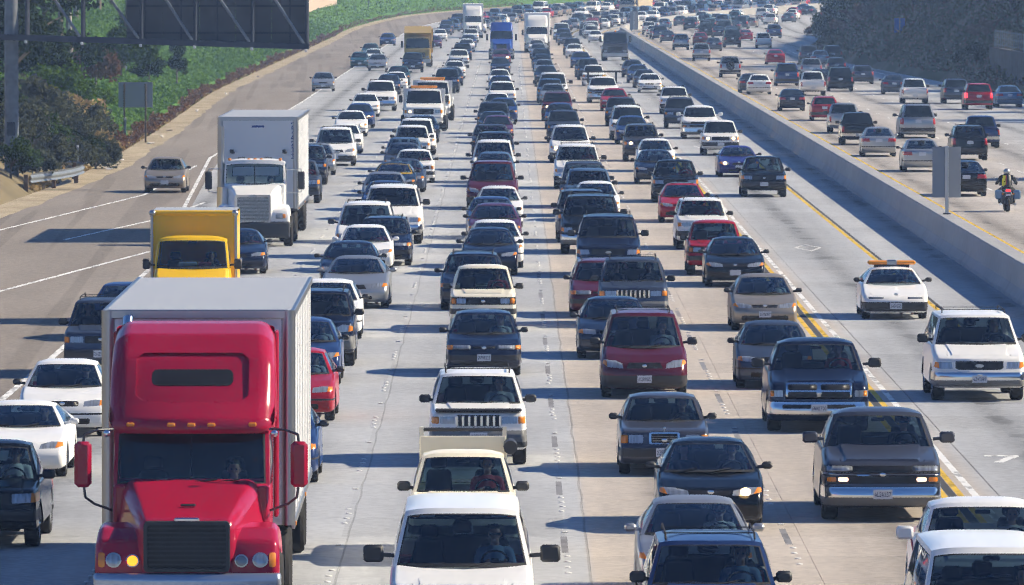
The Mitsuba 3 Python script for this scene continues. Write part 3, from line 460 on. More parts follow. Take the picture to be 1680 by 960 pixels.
def white_semi(q=0, nt='274211'):
    out = []
    hood = shell([(.10, .70), (.06, 1.62), (.14, 1.74), (.9, 1.86), (1.85, 2.02), (1.9, .9)], .95, r=.12, n=100, cols=10, plan=[(0, .64), (.9, .74), (1.8, .95)], tum=.06, zm=1.1, bf=.05, br=0)
    fp = [(.25, .55), (.12, .70), (.12, 1.10), (.22, 1.24), (.6, 1.36), (1.2, 1.38), (1.75, 1.24), (1.95, .9), (1.9, .6)]
    body = toman(hood)
    for s in (-1, 1): body = body + fender(s, .82, .36, fp, 1.15, .5)
    body = body + toman(bx(-.98, .98, 1.8, 3.3, .75, 2.06, .04)); out.append(('hood', mikit.ply(totri(body), None, 40), None))
    fr = toman(prism_y(rpoly(0, 1.27, 1.14, .92, .05), .0, .16)) - toman(prism_y(rpoly(0, 1.25, 1.02, .80, .03), -.2, .3)); out.append(('grille/frame', mikit.ply(totri(fr), 'chrome', 30), 'chrome'))
    out.append(('grille/mesh', mikit.ply(bx(-.54, .54, .05, .075, .84, 1.66), 'grille'), 'grille'))
    for z in np.linspace(.88, 1.62, 17): out.append(('grille/slat', mikit.ply(bx(-.51, .51, .02, .055, z - .012, z + .012), 'steel'), 'steel'))
    out.append(('emblem', mikit.ply(hull([(.14 * math.cos(t), y, 1.69 + .045 * math.sin(t)) for t in np.linspace(0, 6.28, 16) for y in (-.02, .05)]), 'steel', 30), 'steel'))
    for s in (-1, 1):
        out.append(('headlight', mikit.ply(bx(s * .86 - .13, s * .86 + .13, .07, .2, .93, 1.11, .02), 'steel', 30), 'steel')); out.append(('headlight_lens', mikit.ply(bx(s * .80 - .06, s * .80 + .06, .055, .15, .96, 1.08, .02), 'lens', 30), 'lens')); out.append(('turn_signal', mikit.ply(bx(s * .99 - .05, s * .99 + .05, .055, .2, .95, 1.09, .02), 'amber', 30), 'amber'))
        out.append(('wing_mirror', mikit.ply(bx(s * 1.50 - .11, s * 1.50 + .11, 1.92, 2.06, 1.86, 2.46, .03), 'plastic', 30), 'plastic')); out.append(('mirror_arm', mikit.ply(cat([tube([(s * 1.0, 2.1, 2.54), (s * 1.5, 2.0, 2.54), (s * 1.5, 2.0, 1.78), (s * 1.0, 2.1, 1.74)], .016, 8)]), 'steel', 40), 'steel'))
        out.append(('fuel_tank', mikit.ply(cyl((s * .85, 2.1, .62), (s * .85, 3.4, .62), .30, 18), 'steel', 35), 'steel'))
    out.append(('bumper', mikit.ply(shell([(.0, .30), (-.04, .40), (-.04, .78), (.0, .84), (.35, .84), (.35, .3)], 1.18, r=.05, n=60, plan=[(0, 1)], tum=0, bf=.14, br=0), 'plastic', 40), 'plastic'))
    cab_glass(out, dict(yf=1.80, yrf=1.98, yrr=3.2, yr=3.3, zb=2.02, zbr=2.02, zr=2.76, wb=.99, wr=.96, bow=.10, bowr=.10, bowk=0, crown=.08, pil=.05, r0=.3, r1=.3, rpil=.2, wins=[(.1, .8)], h0=.03, h1=.16), q)
    out.append(('windscreen_post', mikit.ply(bx(-.015, .015, 1.78, 1.94, 2.04, 2.68), 'rubber'), 'rubber'))
    for x in (-.82, -.2, 0, .2, .82): out.append(('marker_light', mikit.ply(ball((x, 2.14, 2.86), .055, 2, (1, 1.3, .9)), 'amber', True), 'amber'))
    for x in (-.45, .42): out.append(('roof_horn', mikit.ply(tube([(x - .1, 2.4, 2.8), (x - .1, 2.4, 2.92), (x + .1, 2.4, 2.92), (x + .1, 2.4, 2.8)], .015, 6), 'steel_dark', 40), 'steel_dark'))
    out.append(('exhaust', mikit.ply(cat([cyl((-1.10, 3.0, .8), (-1.10, 3.0, 3.95), .075, 14), cyl((-1.10, 3.0, 1.3), (-1.10, 3.0, 2.7), .11, 14)]), 'steel', 40), 'steel'))
    out.append(('air_cleaner', mikit.ply(cyl((-1.05, 1.7, 1.15), (-1.05, 1.7, 1.95), .17, 18), 'chrome', 35), 'chrome'))
    out.append(('seat', mikit.ply(cat([seat_mesh(s * .5, 2.65, 1.2, .5, .75) for s in (-1, 1)]), 'interior', 40), 'interior')); out.append(('dashboard', mikit.ply(bx(-.95, .95, 1.95, 2.2, 1.65, 2.06, .04), 'interior', 30), 'interior'))
    out.append(('chassis', mikit.ply(cat([bx(s * .42 - .06, s * .42 + .06, .5, 6.5, .62, .9) for s in (-1, 1)]), 'underbody'), 'underbody'))
    y0 = 5.4; trailer(out, y0, 14.6, 4.2)
    for i, c in enumerate(nt):
        t = meshkit.text_mesh(c, .17, .006, True); t.apply_transform(trimesh.transformations.rotation_matrix(math.pi / 2, [1, 0, 0])); t.apply_translation([1.06, y0 - .006, 3.86 - i * .21]); out.append(('trailer/number', mikit.ply(t, 'ink_blue'), 'ink_blue'))
    out.append(('trailer/nameplate', mikit.ply(bx(-.2, .2, y0 - .012, y0 - .002, 3.86, 3.93), 'ink_blue'), 'ink_blue'))
    for s in (-1, 1): out.append(('trailer/air_coupling', mikit.ply(cat([bx(s * .86 - .06, s * .86 + .06, y0 - .10, y0, 2.98, 3.12, .02), ball((s * .86 + .05, y0 - .08, 3.02), .05, 1)]), 'plastic', 30), 'plastic'))
    truck_wheels(out, [(1.15, 0), (5.6, 1), (6.9, 1), (17.2, 1), (18.5, 1)])
    return out
def far_semi(q=1, deflect=True, trail=True, roofz=3.9, hoodless=False, box_mat='trailer'):
    """a lorry seen far up the road: hood, cab, sloped wind deflector, trailer"""
    out = []
    if not hoodless:
        hood = shell([(.10, .60), (.05, 1.45), (.2, 1.6), (1.0, 1.76), (1.9, 1.95), (1.9, .8)], 1.15, r=.12, n=50, cols=6, plan=[(0, .8), (1, .9), (1.9, .95)], tum=.15, bf=.06, br=0)
        out.append(('hood', mikit.ply(hood, None, 40), None)); y = 1.75
        out.append(('grille', mikit.ply(bx(-.5, .5, .0, .1, .8, 1.45, .02), 'grille'), 'grille'))
    else:
        out.append(('cab_base', mikit.ply(bx(-1.18, 1.18, .02, 1.8, .6, 1.72, .08), None, 30), None)); y = .0
        out.append(('grille', mikit.ply(bx(-.7, .7, -.01, .1, .95, 1.35, .02), 'grille'), 'grille'))
    out.append(('bumper', mikit.ply(bx(-1.2, 1.2, -.1, .25, .4, .78, .05), 'steel', 30), 'steel'))
    for s in (-1, 1):
        out.append(('headlight', mikit.ply(bx(s * .92 - .14, s * .92 + .14, -.03, .2, .85, 1.05, .03), 'lens', 30), 'lens')); out.append(('wing_mirror', mikit.ply(bx(s * 1.42 - .1, s * 1.42 + .1, y + .15, y + .3, 1.8, 2.4, .03), 'plastic', 30), 'plastic'))
    zb = 1.72 if hoodless else 1.9
    cab_glass(out, dict(yf=y + .02, yrf=y + .3, yrr=y + 1.7, yr=y + 1.75, zb=zb, zbr=zb, zr=2.7, wb=1.12, wr=1.05, bow=.1, bowr=.1, bowk=0, crown=.05, rearglass=0, wins=[(.1, .7)]), 1)
    out.append(('cab', mikit.ply(bx(-1.1, 1.1, y + .1, y + 1.75, .8, zb + .01, .03), None, 30), None))
    if deflect:
        out.append(('wind_deflector', mikit.ply(shell([(y + .45, 2.7), (y + .6, 2.85), (y + 1.1, 3.5), (y + 1.7, roofz), (y + 2.3, roofz + .05), (y + 2.3, 2.65)], 1.1, r=.2, n=50, cols=6, plan=[(0, 1)], tum=.08, zm=2.9, bf=.2, br=0), None, 40), None))
    ax = [(1.2 if not hoodless else 1.0, 0), (4.6, 1), (5.9, 1)]
    out.append(('chassis', mikit.ply(bx(-.5, .5, .5, 6.3, .6, .95), 'underbody'), 'underbody'))
    if trail: trailer(out, y + 2.9, 13.5, 4.15, q=1, mat_=box_mat); ax += [(y + 13.6, 1), (y + 14.9, 1)]
    truck_wheels(out, ax, q=1)
    return out
def dump_truck(q=1):
    out = far_semi(1, False, False, hoodless=True)
    bed = toman(hull([(s * 1.22, y, z) for s in (-1, 1) for y, z in ((2.1, 1.3), (7.6, 1.3), (1.9, 3.6), (7.7, 3.6))])) - toman(hull([(s * 1.12, y, z) for s in (-1, 1) for y, z in ((2.25, 1.45), (7.5, 1.45), (2.1, 3.8), (7.55, 3.8))]))
    canopy = hull([(s * 1.22, y, z) for s in (-1, 1) for y, z in ((.35, 3.05), (.25, 3.15), (2.1, 3.75), (2.1, 3.6))])
    out.append(('dump_body', mikit.ply(totri(bed), None, 30), None)); out.append(('cab_shield', mikit.ply(canopy, None, 30), None))
    for s in (-1, 1):
        for y in (2.6, 3.8, 5, 6.2, 7.3): out.append(('body_rib', mikit.ply(bx(s * 1.22 - .05, s * 1.22 + .05, y, y + .1, 1.3, 3.5), None), None))
    return out
def mixer(q=1):
    out = far_semi(1, False, False, hoodless=True)
    out.append(('tank', mikit.ply(cyl((0, 2.2, 1.7), (0, 7.0, 1.7), .95, 20), 'steel', 35), 'steel')); out.append(('beacon', mikit.ply(ball((0, .8, 2.82), .1, 2), 'beacon', True), 'beacon'))
    return out
def tow_truck(q=0):
    out = []
    b = shell([(.14, .42), (.02, .50), (-.02, .80), (.06, .86), (.08, 1.30), (.3, 1.40), (1.2, 1.50), (1.35, 1.52), (2.75, 1.52), (2.8, .6), (2.4, .5)], 1.08, r=.10, n=90, bf=.10, br=0, plan=[(0, .95), (.6, 1)], tum=.05)
    B = toman(b)
    for s in (-1, 1): B = B - toman(cyl((s * .75, 1.05, .46), (s * 1.3, 1.05, .46), .54, 20))
    out.append(('body', mikit.ply(totri(B), None, 40), None)); dec = lambda P, part, m, dy: out.append((part, mikit.ply(totri((B ^ toman(prism_y(P, -1, .8))).translate([0, -dy, 0])), m, 40), m))
    for s in (-1, 1): dec(rpoly(s * .76, 1.08, .30, .18, .02), 'headlight', 'lens', .01); dec(rpoly(s * .97, 1.08, .12, .18, .02), 'turn_signal', 'amber', .012)
    dec(rpoly(0, 1.08, 1.1, .28, .03), 'grille', 'grille', .01); dec(rpoly(0, .66, 2.2, .2, .03), 'bumper', 'chrome', .02)
    cab_glass(out, dict(yf=1.15, yrf=1.62, yrr=2.6, yr=2.7, zb=1.48, zbr=1.48, zr=2.22, wb=1.0, wr=.90, bow=.14, bowr=.08, bowk=0, crown=.05, wins=[(.08, .85)]), q)
    out.append(('light_bar', mikit.ply(bx(-.72, .72, 1.9, 2.2, 2.34, 2.48, .04), 'beacon', 30), 'beacon')); out.append(('light_bar_mount', mikit.ply(bx(-.5, .5, 1.95, 2.15, 2.26, 2.345), 'plastic'), 'plastic'))
    out.append(('flat_bed', mikit.ply(cat([bx(-1.2, 1.2, 2.95, 8.2, 1.12, 1.26, .02), bx(-1.15, 1.15, 2.92, 2.98, 1.26, 2.3)]), 'paint_white', 30), 'paint_white'))
    for s in (-1, 1):
        out.append(('tool_box', mikit.ply(bx(s * .95 - .22, s * .95 + .22, 3.0, 4.6, .6, 1.11, .02), 'paint_white', 30), 'paint_white')); out.append(('wing_mirror', mikit.ply(bx(s * 1.26 - .1, s * 1.26 + .1, 1.5, 1.62, 1.55, 1.95, .03), 'plastic', 30), 'plastic'))
        if q == 0: out.append(('seat', mikit.ply(seat_mesh(s * .48, 2.1, .95, .5, .7), 'interior', 40), 'interior'))
    out.append(('chassis', mikit.ply(bx(-.5, .5, .6, 8, .6, 1.1), 'underbody'), 'underbody')); truck_wheels(out, [(1.05, 0), (6.0, 1)], R=.44, q=q)
    return out
def boxx(q, Lh):
    m = 'paint_yellow'; o = lambda y: y - Lh
    return [(bx(-1.09, 1.09, o(2.55), o(6.0), .95, 2.96, .03), 'cargo_box', m), (bx(-1.06, 1.06, o(2.6), o(5.97), 2.95, 2.985), 'box_roof', 'trailer_roof'), (cyl((-1.06, o(2.58), 2.93), (1.06, o(2.58), 2.93), .075, 16), 'box_front_lip', m),
        (cat([bx(s * 1.07 - .035, s * 1.07 + .035, o(2.5), o(2.6), .95, 2.95, .015) for s in (-1, 1)] + [ball((s * 1.05, o(2.56), 2.93), .09, 2) for s in (-1, 1)]), 'corner_trim', 'steel'), (bx(-.155, .155, o(-.05), o(-.035), .5, .65), 'licence_plate', 'plate')]
car('box_truck', 'van', L=6.0, cab=dict(yf=.92, yrf=1.58, yrr=2.3, yr=2.45, zb=1.50, zbr=1.5, zr=2.26, wb=.95, wr=.86, bow=.2, wins=[(.1, .8)]), prof=[(.18, .40), (.02, .5), (-.02, .78), (.06, .84), (.10, 1.2), (.3, 1.32), (1.0, 1.5), (1.2, 1.54), (2.52, 1.54), (2.52, .6), (2.2, .4)],
    ya=.95, yb=4.9, R=.37, ydrv=1.95, zseat=.95, back=0, tint=0, extra=boxx, mir=(1.16, 1.35, 1.62), mirs=(.20, .28), rear=[])
mat('trailer', pr((.74, .75, .76), proc(lambda p, n, uv: .35 + .2 * fbm(p.x, p.y, p.z * 3)), .15)); mat('trailer_roof', pr((.48, .50, .52), .5, .3)); mat('steel_dark', pr((.10, .105, .11), .4, .8)); mat('bumper_steel', pr((.45, .52, .62), .28, .8))
TRUCKS = dict(red_semi=red_semi, white_semi=white_semi, tow_truck=tow_truck, far_semi=far_semi, dump_truck=dump_truck, mixer=mixer, blue_tractor=lambda q=1: far_semi(1, True, False, 3.4), beige_truck=lambda q=1: far_semi(1, False, True, 3.4, True, 'paint_beige'))
def truck(name, q):
    if name in ('tow_truck',) or (name, 0) not in MODELS:
        if (name, q) not in MODELS: MODELS[name, q] = TRUCKS[name](q)
        return MODELS[name, q]
    return MODELS[name, 0]
# people: one continuous body; clothing and hair are their children
def limb(chain, k=1.0):
    return [m3.Manifold.hull_points(np.vstack([ball(a, ra * k, 1).vertices, ball(b, rb * k, 1).vertices])) for (a, ra), (b, rb) in zip(chain[:-1], chain[1:])]
def smoothed(ms, ref=.03, it=6):
    M = m3.Manifold.batch_boolean(ms, m3.OpType.Add) if len(ms) > 1 else ms[0]
    t = totri(M.refine_to_length(ref)); trimesh.smoothing.filter_taubin(t, iterations=it); return t
def fingers(x, y, z, s):
    out = []
    for k in range(4):
        zz = z + .03 - k * .02; out += limb([((x, y + .02, zz), .009), ((x - s * .02, y - .035, zz), .009), ((x - s * .045, y - .03, zz - .006), .008)])
    return out + limb([((x - s * .01, y + .03, z + .03), .011), ((x - s * .04, y + .005, z + .045), .009)])
PEOPLE = {}
def person_parts(var, q):
    if (var, q) in PEOPLE: return PEOPLE[var, q]
    hz, hy = .70, .13
    tor = limb([((0, .06, .08), .15), ((0, .12, .30), .155), ((0, .15, .44), .15), ((0, .14, .54), .06)]) + limb([((-.17, .15, .47), .075), ((.17, .15, .47), .075)])
    arms, up = [], []
    for s in (-1, 1):
        hx = .17 if s > 0 else .12; hand = (s * hx, -.33, .36)
        ch = [((s * .19, .15, .47), .06), ((s * .26, -.02, .25), .047), ((s * hx, -.30, .35), .032)]; up += limb(ch[:2], 1.15) + limb([ch[1], ((s * (hx + .03), -.22, .32), .036)], 1.15)
        arms += limb(ch) + limb([((s * hx, -.29, .35), .035), ((s * hx, -.345, .36), .033)]) + (fingers(s * hx, -.36, .36, s) if q == 0 else [])
    legs = [x for s in (-1, 1) for x in limb([((s * .09, .04, .08), .085), ((s * .14, -.38, .14), .062), ((s * .14, -.55, -.25), .05), ((s * .14, -.66, -.28), .04)])]
    head = limb([((0, hy, hz - .16), .055), ((0, hy - .01, hz - .05), .055)]) + [toman(ball((0, hy, hz + .04), .10, 2, (.80, .98, 1.12))), toman(ball((0, hy - .05, hz - .05), .055, 2, (.95, 1, .9))), m3.Manifold.hull_points(np.array([(0, hy - .13, hz + .005), (.014, hy - .09, hz), (-.014, hy - .09, hz), (0, hy - .09, hz + .045)]))] + [toman(ball((s * .082, hy + .005, hz + .02), .026, 1, (.5, .8, 1.2))) for s in (-1, 1)]
    body = smoothed(tor + arms + legs + head, .035 if q else .022, 4)
    shirt = smoothed([m3.Manifold.hull_points(np.vstack([ball(a, .165, 1).vertices, ball(b, .165, 1).vertices])) for a, b in (((0, .06, .10), (0, .12, .30)), ((0, .12, .30), (0, .15, .43)))] + limb([((-.17, .15, .47), .085), ((.17, .15, .47), .085)]) + up, .03, 4)
    hairc = toman(ball((0, hy + .012, hz + .06), .108, 2, (.84, .98, 1.06))) - toman(bx(-.2, .2, hy - .2, hy - .035, hz - .2, hz + .105)) - toman(bx(-.3, .3, -1, 1, hz - .3, hz - .03))
    if var == 'long': hairc = hairc + toman(ball((0, hy + .06, hz - .06), .10, 2, (.95, .55, 1.2)))
    out = [('body', mikit.ply(body, 'skin', True), 'skin'), ('shirt', mikit.ply(shirt, None, True), None), ('hair', mikit.ply(totri(hairc), 'hair', 40), 'hair')]
    if q == 0: out.append(('eye', mikit.ply(cat([ball((s * .034, hy - .088, hz + .035), .013, 1) for s in (-1, 1)]), 'ink', True), 'ink'))
    if var == 'shades': out.append(('sunglasses', mikit.ply(hull([(x, y, z) for x in (-.075, .075) for y in (hy - .105, hy - .07) for z in (hz + .015, hz + .05)]), 'rubber'), 'rubber'))
    PEOPLE[var, q] = out; return out
def motorcycle_parts():
    out = []; A = lambda part, mesh, m, sm=35: out.append((part, mikit.ply(mesh, m, sm), m))
    for y in (.75, -.72):    # ridden towards -y; the rear wheel is at +y
        t = lathe([(.20, -.05), (.28, -.075), (.32, -.045), (.335, 0), (.32, .045), (.28, .075), (.20, .05)], 24); t.apply_translation([0, y, .335]); A('wheel/tyre', t, 'tyre')
        r = lathe([(.03, -.03), (.21, -.05), (.21, .05), (.03, .03)], 20); r.apply_translation([0, y, .335]); A('wheel/rim', r, 'steel')
    A('tank', hull(np.vstack([ball((0, -.25, .86), .17, 2).vertices, ball((0, .12, .80), .12, 2).vertices])), 'paint_skyblue', True); A('seat', hull(np.vstack([ball((x, y, .80), .09, 1).vertices for x in (-.08, .08) for y in (.15, .75)])), 'rubber', True)
    A('engine', bx(-.22, .22, -.35, .30, .28, .68, .05), 'steel_dark'); A('tail', hull([(x, y, z) for x in (-.12, .12) for y, z in ((.6, .70), (.95, .72), (.98, .84), (.6, .86))]), 'paint_skyblue'); A('tail_light', bx(-.09, .09, .97, 1.02, .76, .84, .02), 'lamp_red')
    A('licence_plate', bx(-.09, .09, .97, .985, .56, .68), 'plate'); A('mudguard', hull([(x, y, z) for x in (-.08, .08) for y, z in ((.7, .68), (.98, .66), (1.0, .45), (.95, .45))]), 'plastic')
    for s in (-1, 1):
        A('pannier', bx(s * .34 - .13, s * .34 + .13, .45, .98, .48, .82, .05), 'paint_skyblue'); A('exhaust', cyl((s * .22, -.1, .28), (s * .27, .95, .30), .045, 12), 'chrome'); A('wing_mirror', hull(np.vstack([ball((s * .43, -.55, 1.22), .05, 1, (1.3, .5, .8)).vertices])), 'steel'); A('fork', cyl((s * .09, -.72, .34), (s * .11, -.48, 1.0), .03, 8), 'steel')
        A('indicator', ball((s * .2, .95, .68), .035, 1), 'amber', True)
    A('handlebar', tube([(-.40, -.30, 1.02), (-.25, -.45, 1.05), (.25, -.45, 1.05), (.40, -.30, 1.02)], .016, 8), 'steel_dark'); A('windshield', hull([(x * k, y, z) for x in (-.25, .25) for k, y, z in ((1, -.62, .95), (.7, -.52, 1.30), (1, -.60, .95), (.7, -.50, 1.30))]), 'glassdark')
    return out
def rider_parts(vest):
    hz = 1.46
    tor = limb([((0, .32, .92), .17), ((0, .26, 1.12), .18), ((0, .20, 1.28), .17), ((0, .18, 1.36), .07)]) + limb([((-.19, .2, 1.28), .09), ((.19, .2, 1.28), .09)])
    li = []
    for s in (-1, 1):
        li += limb([((s * .22, .2, 1.28), .075), ((s * .36, -.02, 1.06), .058), ((s * .37, -.28, 1.02), .04), ((s * .37, -.34, 1.03), .042)]) + fingers(s * .37, -.37, 1.03, s)
        li += limb([((s * .11, .32, .90), .10), ((s * .27, -.12, .78), .075), ((s * .27, .06, .40), .055), ((s * .27, -.10, .34), .045)])
    head = [toman(ball((0, .15, hz), .095, 2))]
    body = smoothed(tor + li + head + limb([((0, .17, 1.3), .06), ((0, .15, 1.44), .06)]), .03, 4)
    out = [('body', mikit.ply(body, 'jacket', True), 'jacket'), ('helmet', mikit.ply(ball((0, .14, hz + .02), .135, 3, (.95, 1.1, 1)), 'paint_silver', True), 'paint_silver'), ('visor', mikit.ply(ball((0, .10, hz + .02), .128, 2, (.85, 1, .45)), 'glassdark', True), 'glassdark')]
    if vest:
        v = m3.Manifold.hull_points(np.vstack([ball((0, .28, .98), .19, 2).vertices, ball((0, .21, 1.26), .185, 2).vertices])); out.append(('safety_vest', mikit.ply(totri(v ^ toman(bx(.06, .25, -1, 1, .95, 1.36))), 'hivis', 40), 'hivis'))
        out.append(('vest_edge', mikit.ply(totri(v.scale([1.01, 1, 1]) ^ toman(bx(.01, .058, -1, 1, .95, 1.36))), 'shirt_red', 40), 'shirt_red'))
    return out
mat('jacket', pr((.012, .012, .014), .5))
scene['lamp_amber'] = scene['amber']
